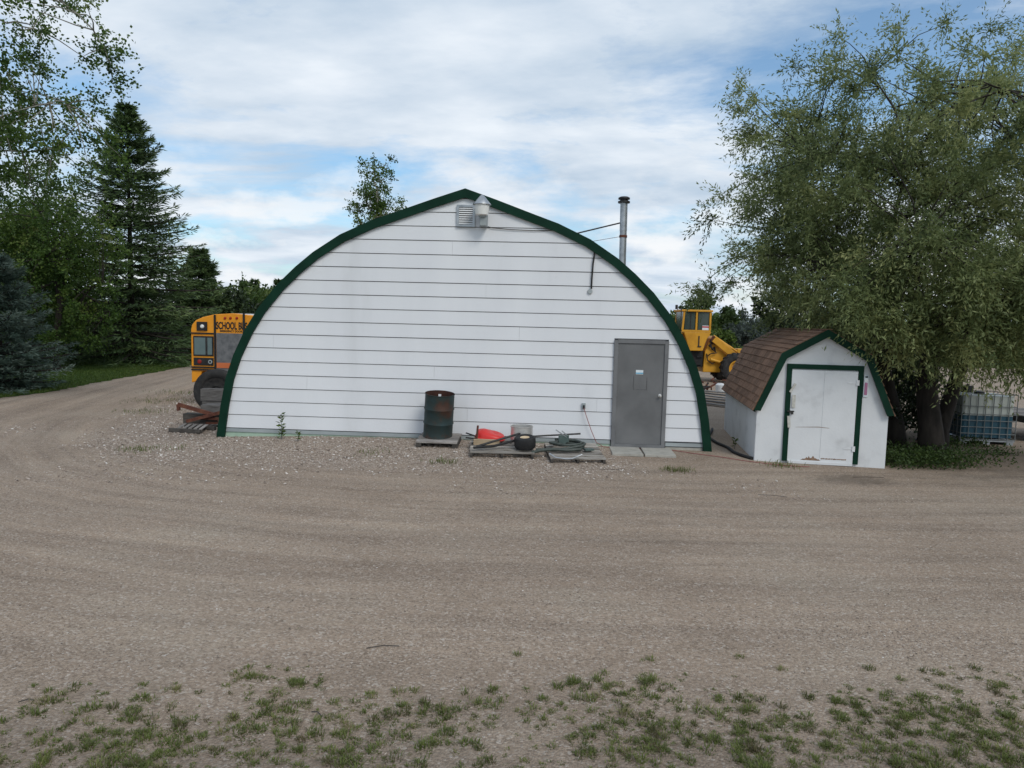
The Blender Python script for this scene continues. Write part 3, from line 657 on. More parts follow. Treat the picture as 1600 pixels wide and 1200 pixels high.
# red tray: an upturned shallow plastic tub
def tub():
    t = thing('plastic_tub', 'bright red plastic tub lying upside down beside the steel pot', 'tub', (-.40, 13.66, g1 + .225), math.radians(-6))
    t.rotation_euler = (math.radians(6), math.radians(4), math.radians(-6))
    b = MB(); nn = 40; rings = []
    for (s_, z) in ((1.0, 0), (1.03, .005), (1.03, .02), (.98, .028), (.96, .05), (.92, .085), (.82, .108), (.6, .122), (.3, .126)):
        ring = []
        for j in range(nn):
            a = 2 * PI * j / nn; cx_, sx_ = math.cos(a), math.sin(a)
            ring.append((.29 * s_ * math.copysign(abs(cx_) ** .75, cx_) * (1 + .10 * sx_ * 0), .22 * s_ * math.copysign(abs(sx_) ** .75, sx_), z * (1 - .28 * cx_)))
        rings += ring
    k = 9; fs = [(i * nn + j, i * nn + (j + 1) % nn, (i + 1) * nn + (j + 1) % nn, (i + 1) * nn + j) for i in range(k - 1) for j in range(nn)] + [tuple((k - 1) * nn + j for j in range(nn))]
    b.add(rings, fs); b.build('shell', m_redpl, t, smooth=True)
    return t
tub()
q = thing('steel_pot', 'tall stainless steel cooking pot standing at the back of the pallet', 'pot', (.21, 13.62, g1 + .13), .2)
b = MB(); b.lathe([(0, 0), (.205, 0), (.215, .012), (.215, .335), (.226, .34), (.226, .352), (.208, .352), (.207, .02), (0, .015)], 48); b.build('body', m_steel, q, smooth=True)
for s_ in (-1, 1):
    b = MB(); a = -PI / 2 + (0 if s_ < 0 else PI); b.tube([(.215 * math.cos(a - .16), .215 * math.sin(a - .16), .15), (.25 * math.cos(a - .12), .25 * math.sin(a - .12), .135), (.25 * math.cos(a + .12), .25 * math.sin(a + .12), .135), (.215 * math.cos(a + .16), .215 * math.sin(a + .16), .15)], .009, 8); b.build('handle', m_steel, q, smooth=True)
def tyre_prof(R, ri, wd, n=9):
    p = []
    for i in range(n + 1):
        a = PI * i / n - PI / 2; p.append((0, 0))
    pts = [(ri, -wd * .36), (ri + (R - ri) * .25, -wd * .48), (ri + (R - ri) * .6, -wd * .5), (R - .1 * (R - ri), -wd * .42), (R, -wd * .30), (R + .004, 0), (R, wd * .30), (R - .1 * (R - ri), wd * .42), (ri + (R - ri) * .6, wd * .5), (ri + (R - ri) * .25, wd * .48), (ri, wd * .36), (ri, -wd * .36)]
    return pts
q = thing('small_wheel', 'small black tyre with tan hub lying on the grey pallet', 'wheel', (.27, 13.14, g1 + .245), 0)
q.rotation_euler = (math.radians(8), math.radians(-3), 0)
b = MB(); b.lathe(tyre_prof(.20, .085, .23), 40); b.build('tyre', m_black, q, smooth=True)
b = MB(); b.lathe([(0, .09), (.03, .10), (.07, .085), (.088, .095), (.088, .06), (0, .05)], 24); b.build('hub', m_tanhub, q, smooth=True)
# black bars, strap, pipe
zt = g1 + .14
def rod(name, label, cat, pts, r, m, n=8, **k):
    b = MB(); b.tube(pts, r, n); return tag(b.build(name, m, smooth=True), label, cat, **k)
rod('steel_bar', 'long black bar slanting across the grey pallet towards the tyre', 'bar', [(-.62, 12.98, zt + .03), (-.1, 13.25, zt + .16), (.30, 13.5, zt + .25)], .022, m_darkmetal)
rod('steel_bar', 'black strap bar lying low in front of the small tyre', 'bar', [(-.68, 12.93, zt + .015), (-.3, 13.08, zt + .03), (.12, 13.22, zt + .13)], .024, m_black)
rod('steel_pipe', 'thin dark pipe resting level from the tyre to over the second pallet', 'pipe', [(.40, 13.55, g1 + .29), (1.36, 13.72, g1 + .34)], .017, m_darkmetal)
b = thing('rusty_bracket', 'small rusty bracket with black prongs left of the red tub', 'bracket', (-.66, 13.45, g1 + .23), .3)
MB().bar((0, 0, -.08), (.03, 0, .26), .03, .045).bar((0, 0, -.06), (.14, -.03, -.07), .03, .03).build('upright', m_rust, b)
MB().tube([(.0, 0, .05), (-.2, .02, .12)], .014, 8).tube([(.0, 0, .0), (-.2, .02, .03)], .014, 8).tube([(.02, 0, -.06), (-.09, -.05, -.07)], .012, 8).build('prong', m_black, b)
# coiled hose and clamp on pallet two
z2 = g2 + .115
hp = []
for i in range(90):
    a = i * .19; r_ = .28 + .02 * math.sin(i * .7); hp.append((1.08 + .33 * math.cos(a), 13.34 + .26 * math.sin(a), z2 + .03 + .0009 * i + .02 * math.sin(i * .31)))
hp = [(.48, 13.12, z2 + .01), (.62, 13.10, z2 + .02), (.85, 13.06, z2 + .02)] + hp[62:] + hp[:60][::-1][:0]
b = MB(); b.tube(hp, .026, 8)
hp2 = [(1.08 + .27 * math.cos(a * .2), 13.36 + .22 * math.sin(a * .2), z2 + .06 + .002 * a) for a in range(45)]
b.tube(hp2, .024, 8)
hp3 = [(.40, 13.02, z2 - .03), (.55, 13.0, z2 + .02), (.8, 13.05, z2 + .04), (1.05, 13.03, z2 + .03), (1.3, 13.1, z2 + .04), (1.38, 13.3, z2 + .06)]
b.tube(hp3, .03, 8)
tag(b.build('coiled_hose', m_hose, smooth=True), 'dull green hose coiled on the stained pallet', 'hose')
b = thing('hose_reel_bracket', 'grey green metal reel bracket standing on the coiled hose', 'bracket', (1.0, 13.5, z2 + .10), .15)
MB().lathe([(0, -.03), (.085, -.03), (.085, .03), (0, .03)], 20, Matrix.Translation((0, 0, .04)) @ Matrix.Rotation(PI / 2, 4, 'X')).build('drum_plate', m_tar, b)
MB().box((.02, 0, .07), (.20, .05, .14)).build('plate', m_tar, b, bevel=.01)
MB().bar((-.14, 0, .24), (.07, -.02, .10), .02, .02).bar((-.02, 0, .22), (.10, 0, .12), .018, .018).build('lever', m_galv, b)
b = MB(); b.box((0, 0, 0), (.17, .14, .03), rz=.3); tag(b.build('rubber_pad', m_tar, loc=(1.47, 13.18, z2 + .03)), 'flat grey green pad on the stained pallet right of the hose', 'pad')
rod('bent_strap', 'pale bent metal strap along the front edge of the stained pallet', 'strap', [(.71, 12.72, z2 + .02), (.82, 12.66, z2 - .04), (1.0, 12.655, z2 - .06), (1.12, 12.66, z2 - .055), (1.22, 12.665, z2 - .01), (1.30, 12.69, z2 + .02)], .014, m_galv)
# pavers
for lab, px0, mshift in (('sandy concrete slab nearest the pallets at the grey door', 2.27, 0), ('grey concrete slab right of its twin at the grey door', 2.90, 1)):
    b = MB(); b.box((0, 0, 0), (.59, .92, .05))
    o = b.build('concrete_slab', m_conc, bevel=.006, loc=(px0, 13.84 - .02 * mshift, gz(px0, 13.8) + .01), rz=math.radians(-3 - mshift)); tag(o, lab, 'slab', 'door slabs')
# cords and hose on the ground
def ground_line(pts, dz): return [(x, y, gz(x, y) + dz) for x, y in pts]
wx, wy = b2w(2.48, -.08); q = b2w(2.70, -.12)
cordp = [(wx, wy, .85), (wx + .04, wy - .03, .72), (wx + .16, wy - .03, .40), (wx + .27, wy - .04, .16)] + ground_line([(wx + .40, wy - .06), (2.2, 14.02), (2.8, 13.9 + .30), (3.3, 14.0), (3.62, 13.72), (4.0, 13.5), (4.5, 13.16), (5.0, 12.95), (5.5, 12.86)], .012)
rod('extension_cord', 'thin faded red cord running from the wall outlet along the ground', 'cord', cordp, .007, m_redpl2, 6)
rod('black_hose', 'black hose curving on the ground between the two buildings', 'hose', ground_line([(4.95, 17.3), (4.72, 16.6), (4.45, 15.9), (4.42, 15.1), (4.5, 14.5), (4.45, 14.0), (4.5, 13.65), (4.62, 13.4)], .03), .032, m_black)

# ------------------------------------------------------------------ school bus
bus = thing('school_bus', 'yellow school bus parked behind the left edge of the arched building', 'bus', (-7.62, 19.3, 0), math.radians(-2.0))
bp_ = [(-1.15, .55), (-1.15, 2.10), (-1.12, 2.24), (-1.02, 2.36), (-.82, 2.455), (-.5, 2.535), (0, 2.575), (.5, 2.535), (.82, 2.455), (1.02, 2.36), (1.12, 2.24), (1.15, 2.10), (1.15, .55)]
b = MB(); b.prism(([(-1.15, .66), *bp_[1:-1], (1.15, .66), (.95, .72), (.85, .98), (-.85, .98), (-.95, .72)])[::-1], 0, .35); body = b.build('rear_body', m_bus, bus, bevel=.02)
b = MB(); b.prism([(-1.15, .55), (-1.15, 2.12), (1.15, 2.12), (1.15, .55)][::-1], .352, 9.5); b.build('side_body', m_bus, bus)
b = MB(); b.prism([(-1.15, 2.122), (-1.12, 2.24), (-1.02, 2.36), (-.82, 2.455), (-.5, 2.535), (0, 2.575), (.5, 2.535), (.82, 2.455), (1.02, 2.36), (1.12, 2.24), (1.15, 2.122)][::-1], .352, 9.5); tag(b.build('roof', m_busroof, bus), 'pale roof')
for sx in (-1, 1):
    for i in range(9):
        b = MB(); b.box((sx * 1.152, 1.0 + i * .95, 1.75), (.02, .72, .55)); b.build('side_window', m_glass, bus)
    for y in (2.2, 7.6):
        b = MB(); b.lathe(tyre_prof(.46, .26, .25), 28, Matrix.Translation((sx * 1.0, y, .46)) @ Matrix.Rotation(PI / 2, 4, 'Y')); wh = b.build('wheel', m_tyre, bus, smooth=True)
b = MB(); b.box((0, .3, .74), (1.8, .08, .5)); b.build('underbody', m_black, bus)
def bx_(zx): return (280 + zx / 5.46 - 297.4) / 57.5 - 1.15
def bz_(zy, zx=300): return 2.6 - (470 + zy / 5.46 - 488 - (280 + zx / 5.46 - 363) * .025) / 57.5
def bpanel(name, x0, x1, y0, y1, m, yy=-.012, th_=.02, bev=.0, parent=None):
    xa, xb = bx_(x0), bx_(x1); za, zb = bz_(y1), bz_(y0)
    b = MB(); b.box(((xa + xb) / 2, yy, (za + zb) / 2), (xb - xa, th_, zb - za)); return b.build(name, m, parent or bus, bevel=bev)
wf = bpanel('rear_window', 116, 292, 301, 472, m_black, -.012, .03, .012); bpanel('pane', 128, 281, 314, 460, m_glass, -.03, .012, .0, wf)
bpanel('centre_strip', 225, 243, 314, 460, m_darkmetal, -.036, .006, 0, wf)
bpanel('rail', 300, 314, 118, 605, m_black, -.02, .04); bpanel('rail', 550, 565, 95, 605, m_black, -.02, .04)
wl_ = bpanel('warning_light', 150, 240, 180, 255, m_black, -.02, .04, .008)
b = MB(); b.lathe([(0, .05), (.035, .045), (.055, .02), (.058, 0)], 20, Matrix.Translation((bx_(200), -.03, bz_(220))) @ Matrix.Rotation(PI / 2, 4, 'X')); b.build('lens', m_lamp, wl_, smooth=True)
wl_ = bpanel('warning_light', 625, 715, 180, 255, m_black, -.02, .04, .008)
bpanel('belt_moulding', 100, 300, 272, 284, m_black, -.01, .03); bpanel('belt_moulding', 98, 300, 562, 574, m_black, -.015, .04); bpanel('belt_moulding', 98, 300, 584, 596, m_black, -.015, .04)
tl = bpanel('tail_light_panel', 118, 290, 486, 552, m_black, -.012, .03, .012)
b = MB(); b.lathe([(.03, .02), (.055, .02), (.055, 0)], 20, Matrix.Translation((bx_(265), -.025, bz_(520))) @ Matrix.Rotation(PI / 2, 4, 'X')); b.build('lamp_ring', m_flash, tl)
b = MB(); b.lathe([(0, .015), (.05, .01), (.06, 0)], 20, Matrix.Translation((bx_(170), -.025, bz_(520))) @ Matrix.Rotation(PI / 2, 4, 'X')); b.build('lamp_lens', m_redlens, tl)
for zx in (393, 440, 495):
    b = MB(); b.lathe([(0, .03), (.028, .025), (.038, 0)], 14, Matrix.Translation((bx_(zx), -.005, bz_(147, zx))) @ Matrix.Rotation(PI / 2, 4, 'X')); b.build('marker_light', m_redlens, bus)
bpanel('door_cover', 320, 548, 272, 610, m_buscover, -.018, .03)
bpanel('orange_band', 322, 548, 525, 570, m_orange, -.04, .012)
wf = bpanel('rear_window', 575, 750, 301, 472, m_black, -.012, .03, .012); bpanel('pane', 587, 738, 314, 460, m_glass, -.03, .012, .0, wf)
def text_mesh(s, size, loc, m, parent, name, ext=.003, wd=1.0, ht=.2, bold=0.0):
    c = bpy.data.curves.new(name, 'FONT'); c.body = s; c.size = size; c.align_x = 'CENTER'; c.align_y = 'CENTER'; c.extrude = ext; c.offset = bold
    tmp = bpy.data.objects.new('tmp', c); COL.objects.link(tmp)
    me = bpy.data.meshes.new_from_object(tmp.evaluated_get(bpy.context.evaluated_depsgraph_get())); bpy.data.objects.remove(tmp)
    me.materials.clear(); me.materials.append(m)
    o = bpy.data.objects.new(name, me); COL.objects.link(o); o.parent = parent; o.location = loc; o.rotation_euler = (PI / 2, 0, 0); co = np.array([v.co[:] for v in me.vertices]); c0 = (co.max(0) + co.min(0)) / 2; e_ = co.max(0) - co.min(0)
    for v in me.vertices: v.co = ((v.co.x - c0[0]) * wd / e_[0], (v.co.y - c0[1]) * ht / e_[1], v.co.z)
    return o
o = text_mesh('SCHOOL BUS', .27, (bx_(450), -.004, bz_(212, 450)), m_black, bus, 'lettering', .004, .86, .205, .008)
o = text_mesh('EMERGENCY DOOR', .085, (bx_(445), -.004, bz_(258, 445)), m_black, bus, 'small_lettering', .003, .62, .055, .002)

# loose tyre, timbers, rusty implement, broken pallet by the bus
q = thing('loose_tyre', 'large worn tyre standing on edge in front of the bus', 'tyre', (-7.62, 18.25, 0), math.radians(4))
b = MB(); b.lathe(tyre_prof(.57, .37, .24), 48, Matrix.Translation((0, 0, .56)) @ Matrix.Rotation(PI / 2, 4, 'X')); b.build('tyre', m_tyre, q, smooth=True)
b = MB(); b.lathe([(0, .0), (.12, .0), (.14, .04), (.30, .05), (.37, .07), (.38, 0)], 36, Matrix.Translation((0, 0, .56)) @ Matrix.Rotation(PI / 2, 4, 'X')); b.build('rim', m_darkmetal, q, smooth=True)  # dark disc added to stand in for the shade inside the tyre
tim = [('thick grey timber on top of the pile by the bus', (-7.0, 17.3, .58), (1.15, .25, .29), .04, m_woodold), ('thin grey plank under the top timber by the bus', (-7.05, 17.25, .37), (.95, .24, .10), -.03, m_woodold),
       ('broad weathered slab low in the timber pile', (-6.75, 16.7, .32), (1.05, .45, .20), .05, m_woodold), ('long dark timber lying beneath the rusty plough beam', (-6.75, 15.95, .19), (1.25, .26, .22), .06, m_wooddark),
       ('upright-stacked grey board leaning by the bus door', (-6.75, 17.75, .99), (.8, .08, .20), .0, m_woodold), ('second grey board below the leaning board by the bus door', (-6.75, 17.7, .86), (.8, .09, .10), .0, m_woodold)]
for lab, c, d, rz, mm in tim:
    b = MB(); b.box((0, 0, 0), d); tag(b.build('timber', mm, bevel=.008, loc=c, rz=rz), lab, 'timber', 'timbers stacked by the bus')
b = MB(); b.box((-6.9, 17.4, .24), (.18, .5, .42)); b.box((-6.4, 17.4, .42), (.14, .5, .8)); tag(b.build('timber_support', m_wooddark), 'dark blocks holding up the timber pile by the bus', 'timber')
b = thing('rusty_plough', 'rusty red plough beams crossing over the dark timber', 'plough', (-6.75, 15.75, 0), 0)
MB().bar((-.68, -.05, .52), (.1, 0, .30), .07, .08).bar((-.68, -.05, .52), (-.66, -.05, .38), .06, .06).build('beam', m_rust, b)
MB().bar((-.45, -.15, .16), (.75, .05, .50), .06, .07).build('cross_beam', m_rust, b)
MB().bar((-.2, 0, .22), (.8, 0, .20), .05, .06).bar((-.1, .05, .1), (.7, .05, .14), .05, .05).bar((.2, 0, .1), (.35, 0, .4), .05, .05).bar((.5, 0, .05), (.6, 0, .4), .05, .05).build('frame', m_rust, b)
MB().lathe([(0, .02), (.16, .0), (.17, -.01)], 20, Matrix.Translation((.4, -.12, .2)) @ Matrix.Rotation(1.2, 4, 'X')).build('disc', m_rust, b)
bpn = thing('broken_pallet', 'broken grey pallet lying flat on the stones by the timber pile', 'pallet', (-6.92, 15.25, 0.0), math.radians(-12))
for i in range(5):
    q = MB(); q.box((0, 0, 0), (.07, .62, .018)); inst(q.mesh('slat', m_wood), 'slat', bpn, loc=(-.27 + i * .13, .05, .10), rot=(0, 0, .42))
for y in (-.26, .25):
    q = MB(); q.box((.02, y, .05), (.75, .07, .08)); q.build('bottom_board', m_wooddark, bpn)

# ------------------------------------------------------------------ wheel loader
ld = thing('wheel_loader', 'yellow wheel loader with glazed cab parked beyond the shed', 'loader', (0, 33, 0), 0)
Yl = lambda a: a
b = MB(); b.prism([(7.72, 2.28), (8.98, 2.28), (8.78, 1.95), (8.62, 1.42), (8.02, 1.42)][::-1], -.75, .75); b.build('cab_base', m_load, ld, bevel=.03)
cab = MB().box((8.28, -.72, 2.32), (1.3, .07, .09)).build('cab_sill', m_load, ld)
for x, y in ((7.66, -.72), (7.66, .72), (8.90, -.72), (8.90, .72), (8.28, -.72), (8.28, .72)): MB().bar((x, y, 2.366 if y < 0 else 2.28), (x + (.05 if x < 8 else 0), y, 3.184), .08, .08).build('cab_post', m_load, ld)
b = MB(); b.box((8.29, 0, 3.23), (1.42, 1.6, .09)); b.build('cab_roof', m_load, ld, bevel=.02)
for x0, x1, y in ((7.75, 8.22, -.70), (8.36, 8.84, -.70), (7.75, 8.22, .70), (8.36, 8.84, .70)):
    b = MB(); b.box(((x0 + x1) / 2, y, 2.77), (x1 - x0, .015, .80)); b.build('cab_pane', m_glassd, cab)
for x in (7.68, 8.92):
    b = MB(); b.box((x, 0, 2.77), (.015, 1.36, .80)); b.build('cab_pane', m_glassd, cab)
b = MB(); b.box((8.27, -.71, 2.78), (.05, .04, .88)); b.box((8.02, -.72, 2.78), (.04, .02, .86)); b.build('door_bar', m_darkmetal, cab)
b = MB(); b.box((8.70, -.725, 2.47), (.30, .01, .20)); sg = b.build('cab_sticker', m_sign, cab)
b = MB(); b.box((8.70, -.732, 2.51), (.30, .004, .07)); b.build('sticker_band', m_signred, sg)
b = MB(); b.box((8.2, 0, 2.72), (.5, .5, .5)); b.box((8.03, 0, 2.85), (.14, .5, .6)); b.build('seat', m_black, ld, bevel=.04)
b = MB(); b.box((7.58, -.68, 3.0), (.03, .06, .8)); b.tube([(7.56, .2, 3.3), (7.56, .2, 3.5)], .06, 10); b.build('exhaust', m_darkmetal, ld)
b = MB(); b.prism([(4.9, .75), (4.9, 1.9), (5.3, 2.15), (7.68, 2.25), (7.68, .75)][::-1], -.7, .7); b.build('engine_hood', m_load, ld, bevel=.03)
b = MB(); b.box((8.35, 0, 1.05), (.75, .9, .75)); b.box((8.55, -.5, 1.15), (.25, .06, .06)); b.box((8.5, -.5, .8), (.3, .06, .05)); b.build('articulation_joint', m_black, ld)
b = MB(); b.prism([(8.72, .45), (8.78, 1.4), (9.02, 2.0), (9.25, 2.12), (9.42, 1.55), (9.95, 1.15), (9.9, .45)][::-1], -.55, .55); b.build('front_frame', m_load, ld, bevel=.03)
for y in (-.68, .68):
    b = MB(); b.bar((9.12, y, 1.98), (10.35, y, 1.02), .12, .30, up=(0, 1, 0) if False else (0, 0, 1)); b.bar((10.3, y, 1.08), (11.3, y, .55), .12, .26); b.build('lift_arm', m_load, ld, bevel=.02)
    b = MB(); b.tube([(9.15, y * .7, 2.12), (10.25, y * .7, 1.42)], .05, 10); b.tube([(9.15, y * .7, 2.06), (10.0, y * .7, 1.56)], .075, 10); b.build('tilt_cylinder', m_load, ld, smooth=True)
    b = MB(); b.tube([(9.0, y, 1.05), (9.75, y, .85)], .07, 10); b.tube([(9.6, y, .89), (10.2, y, .72)], .04, 10); b.build('lift_cylinder', m_load, ld, smooth=True)
b = MB()
for k in range(5):
    a = k * .5; b.tube([(8.98 + .03 * k, -.58, 1.95 - .05 * k), (8.92 + .1 * math.cos(a), -.66, 1.70), (9.05 + .05 * k, -.62, 1.5 - .03 * k), (9.2, -.58, 1.62)], .022, 6)
b.tube([(8.85, -.58, 1.3), (8.88, -.66, 1.0), (9.1, -.66, .85), (9.4, -.6, 1.0)], .025, 6); b.tube([(8.9, -.58, 1.2), (9.0, -.68, 1.3), (9.3, -.66, 1.35)], .025, 6); b.build('hydraulic_hose', m_black, ld, smooth=True)
b = MB(); b.box((9.15, -.57, 1.92), (.30, .05, .34), ry=.5); b.build('pivot_plate', m_rust, ld)
b = MB(); b.box((10.5, 0, 1.30), (.3, .5, .5)); b.build('bellcrank', m_load, ld, bevel=.03)
b = MB(); b.prism([(11.1, .1), (11.1, 1.2), (11.35, 1.5), (11.4, 1.15), (11.6, .4), (12.4, .15), (12.4, .08)][::-1], -1.3, 1.3); b.build('bucket', m_darkmetal, ld)
b = MB(); b.box((8.42, -.76, 1.85), (.05, .03, .5)); b.box((8.45, -.77, 1.62), (.16, .03, .05)); b.build('grab_handle', m_darkmetal, ld)
for x in (6.55, 10.1):
    for y in (-.95, .95):
        Mx = Matrix.Translation((x, y, .68)) @ Matrix.Rotation(PI / 2, 4, 'X')
        b = MB(); b.lathe(tyre_prof(.68, .36, .46), 36, Mx)
        for k in range(18):
            for s_ in (-1, 1):
                a = 2 * PI * (k + .25 * s_) / 18
                b.add([Mx @ Vector((math.cos(a + da) * r_, math.sin(a + da) * r_, zz)) for r_ in (.66, .71) for da, zz in ((-.05, s_ * .02), (.05, s_ * .02), (.14, s_ * .21), (.04, s_ * .21))], [(4, 5, 6, 7), (0, 1, 5, 4), (1, 2, 6, 5), (2, 3, 7, 6), (3, 0, 4, 7)])
        wh = b.build('wheel', m_tyre, ld)
        b = MB(); sg_ = 1 if y < 0 else -1; b.lathe([(.0, sg_ * .12), (.12, sg_ * .12), (.14, sg_ * .06), (.27, sg_ * .05), (.30, sg_ * .17), (.365, sg_ * .18), (.37, sg_ * .1)], 28, Mx); b.build('rim', m_load, wh, smooth=True)
# scrap behind the shed
q = thing('scrap_heap', 'tangle of rusty red scrap metal on the ground below the loader', 'scrap', (8.0, 27.5, 0))
r_ = random.Random(4)
b = MB(); b2 = MB()
for i in range(26):
    p = Vector((r_.uniform(-.9, 1.1), r_.uniform(-.5, .5), r_.uniform(.05, .55))); d = Vector((r_.uniform(-.5, .5), r_.uniform(-.2, .2), r_.uniform(-.2, .3)))
    (b if i % 3 else b2).bar(p, p + d, .05, .06)
b.build('rusty_bars', m_rust, q); b2.build('dark_bars', m_darkmetal, q)
for i in range(6):
    b = MB(); L_ = [2.2, 1.8, 2.0, 1.6, 1.9, 1.4][i]; b.box((0, 0, 0), (L_, .18, .04)); tag(b.build('scrap_board', m_wood, loc=(6.55 + .08 * i, 22.6 + .42 * i, .06 + .045 * i), rz=-.9 + .12 * (i % 3)), ['lowest and nearest', 'second lowest', 'third', 'fourth', 'fifth', 'topmost and farthest'][i] + ' grey board of the loose boards between building and shed', 'board', 'loose boards between the buildings')
b = MB(); b.lathe([(0, .0), (.15, .02), (.16, .3), (.1, .36), (0, .37)], 20); tag(b.build('white_pail', m_whitem, smooth=True, loc=(7.5, 25.5, 0.15)), 'white pail beside the loose boards behind the shed', 'pail')
q = thing('post_with_cap', 'rusty post with white cap standing beyond the shed roof', 'post', (11.0, 31.0, 0)); MB().tube([(0, 0, 0), (0, 0, 1.85)], .06, 10).build('post', m_rust, q); MB().lathe([(0, .2), (.08, .17), (.11, .08), (.08, 0)], 14, Matrix.Translation((.42, 0, 1.85))).tube([(.42, 0, 0), (.42, 0, 1.9)], .03, 8).build('cap', m_whitem, q, smooth=True)

# ------------------------------------------------------------------ tote tank and trailer at the right
tk = thing('tote_tank', 'caged plastic tote half full of blue liquid beneath the big tree', 'tank', (10.98, 16.62, 0), math.radians(-6))
W2, D2 = .59, .49
def rbox(x, y, z0, z1, r=.08):
    b = MB(); pts = []
    for cx_, cy_, a0 in ((x - r, y - r, 0), (-x + r, y - r, 90), (-x + r, -y + r, 180), (x - r, -y + r, 270)):
        for k in range(5):
            a = math.radians(a0 + k * 22.5); pts.append((cx_ + r * math.cos(a), cy_ + r * math.sin(a)))
    n = len(pts); b.add([(p[0], p[1], z0) for p in pts] + [(p[0], p[1], z1) for p in pts], [tuple(range(n))[::-1], tuple(range(n, 2 * n))] + [(i, (i + 1) % n, (i + 1) % n + n, i + n) for i in range(n)]); return b
rbox(W2 - .03, D2 - .03, .16, .66).build('liquid_level', m_blue, tk, smooth=False)
bt = rbox(W2 - .03, D2 - .03, .662, 1.12).build('bottle', m_plastic, tk)
MB().lathe([(0, 1.18), (.11, 1.18), (.11, 1.122)], 20).build('lid', m_black, bt)
cg = MB(); nb = 8
for i in range(nb):
    x = -W2 + 2 * W2 * i / (nb - 1)
    for y in (-D2, D2): cg.tube([(x, y, .10), (x, y, 1.16)], .0095, 6)
for i in range(1, 6):
    y = -D2 + 2 * D2 * i / 6
    for x in (-W2, W2): cg.tube([(x, y, .10), (x, y, 1.16)], .0095, 6)
for z in (.12, .25, .40, .55, .70, .88, 1.16):
    cg.tube([(-W2, -D2, z), (W2, -D2, z), (W2, D2, z), (-W2, D2, z), (-W2, -D2, z)], .0105, 6)
cg.build('cage', m_cage, tk, smooth=True)
b = MB(); b.box((0, 0, .085), (1.18, .98, .03)); 
for x in (-.5, 0, .5): b.box((x, 0, .035), (.14, .96, .07))
b.build('base', m_galv, tk)
b = thing('black_jug', 'small black jug standing on top of the caged tote', 'jug', (10.62, 16.5, 1.16), .3); rbox(.11, .08, 0, .16, .03).build('body', m_black, b); MB().tube([(0, 0, .16), (0, 0, .2)], .03, 10).build('neck', m_black, b)
tr = thing('flatbed_trailer', 'low flatbed trailer standing right of the caged tote', 'trailer', (13.9, 17.6, 0), math.radians(2))
for i in range(9):
    q = MB(); q.box((0, 0, 0), (3.6, .19, .04)); inst(q.mesh('deck_plank', m_wood), 'deck_plank', tr, loc=(0, -.84 + i * .21, .60))
b = MB(); b.box((0, -.92, .53), (3.6, .06, .14)); b.box((0, .92, .53), (3.6, .06, .14)); b.box((-1.78, 0, .53), (.06, 1.8, .14)); b.box((1.78, 0, .53), (.06, 1.8, .14)); b.build('frame', m_darkmetal, tr)
for x in (-1.35, .55):
    for y in (-.8, .8):
        b = MB(); b.lathe(tyre_prof(.30, .16, .2), 28, Matrix.Translation((x, y, .30)) @ Matrix.Rotation(PI / 2, 4, 'X')); wh = b.build('wheel', m_tyre, tr, smooth=True)
        b = MB(); b.lathe([(0, -.02), (.16, -.02), (.165, .05)], 20, Matrix.Translation((x, y - .05, .30)) @ Matrix.Rotation(PI / 2, 4, 'X')); b.build('rim', m_whitem, wh)

# ------------------------------------------------------------------ trees
m_willow = leafmat('willow_leaf', [(0, (.055, .080, .028)), (.4, (.145, .185, .070)), (.7, (.24, .28, .115)), (1, (.38, .40, .17))], .45)
m_poplar = leafmat('poplar_leaf', [(0, (.03, .062, .014)), (.5, (.068, .125, .022)), (.85, (.12, .18, .034)), (1, (.18, .22, .06))], .42)
m_spruce = leafmat('spruce_needle', [(0, (.022, .042, .015)), (.5, (.055, .095, .032)), (.85, (.10, .15, .05)), (1, (.15, .20, .075))], .2)
m_bspruce = leafmat('blue_spruce_needle', [(0, (.03, .052, .038)), (.5, (.078, .12, .09)), (.85, (.14, .185, .145)), (1, (.20, .245, .20))], .15)
m_bush = leafmat('bush_leaf', [(0, (.028, .052, .014)), (.5, (.056, .095, .022)), (.85, (.10, .145, .036)), (1, (.15, .185, .06))], .35)
m_bushl = m_bush
m_bushy = leafmat('yellow_green_leaf', [(0, (.035, .062, .010)), (.5, (.075, .12, .018)), (1, (.13, .17, .03))], .3)
m_grey = leafmat('grey_green_leaf', [(0, (.04, .055, .045)), (.5, (.075, .095, .08)), (1, (.12, .14, .12))], .25)
m_darkb = leafmat('dark_shrub_leaf', [(0, (.012, .022, .009)), (.5, (.024, .042, .015)), (1, (.05, .075, .028))], .2)

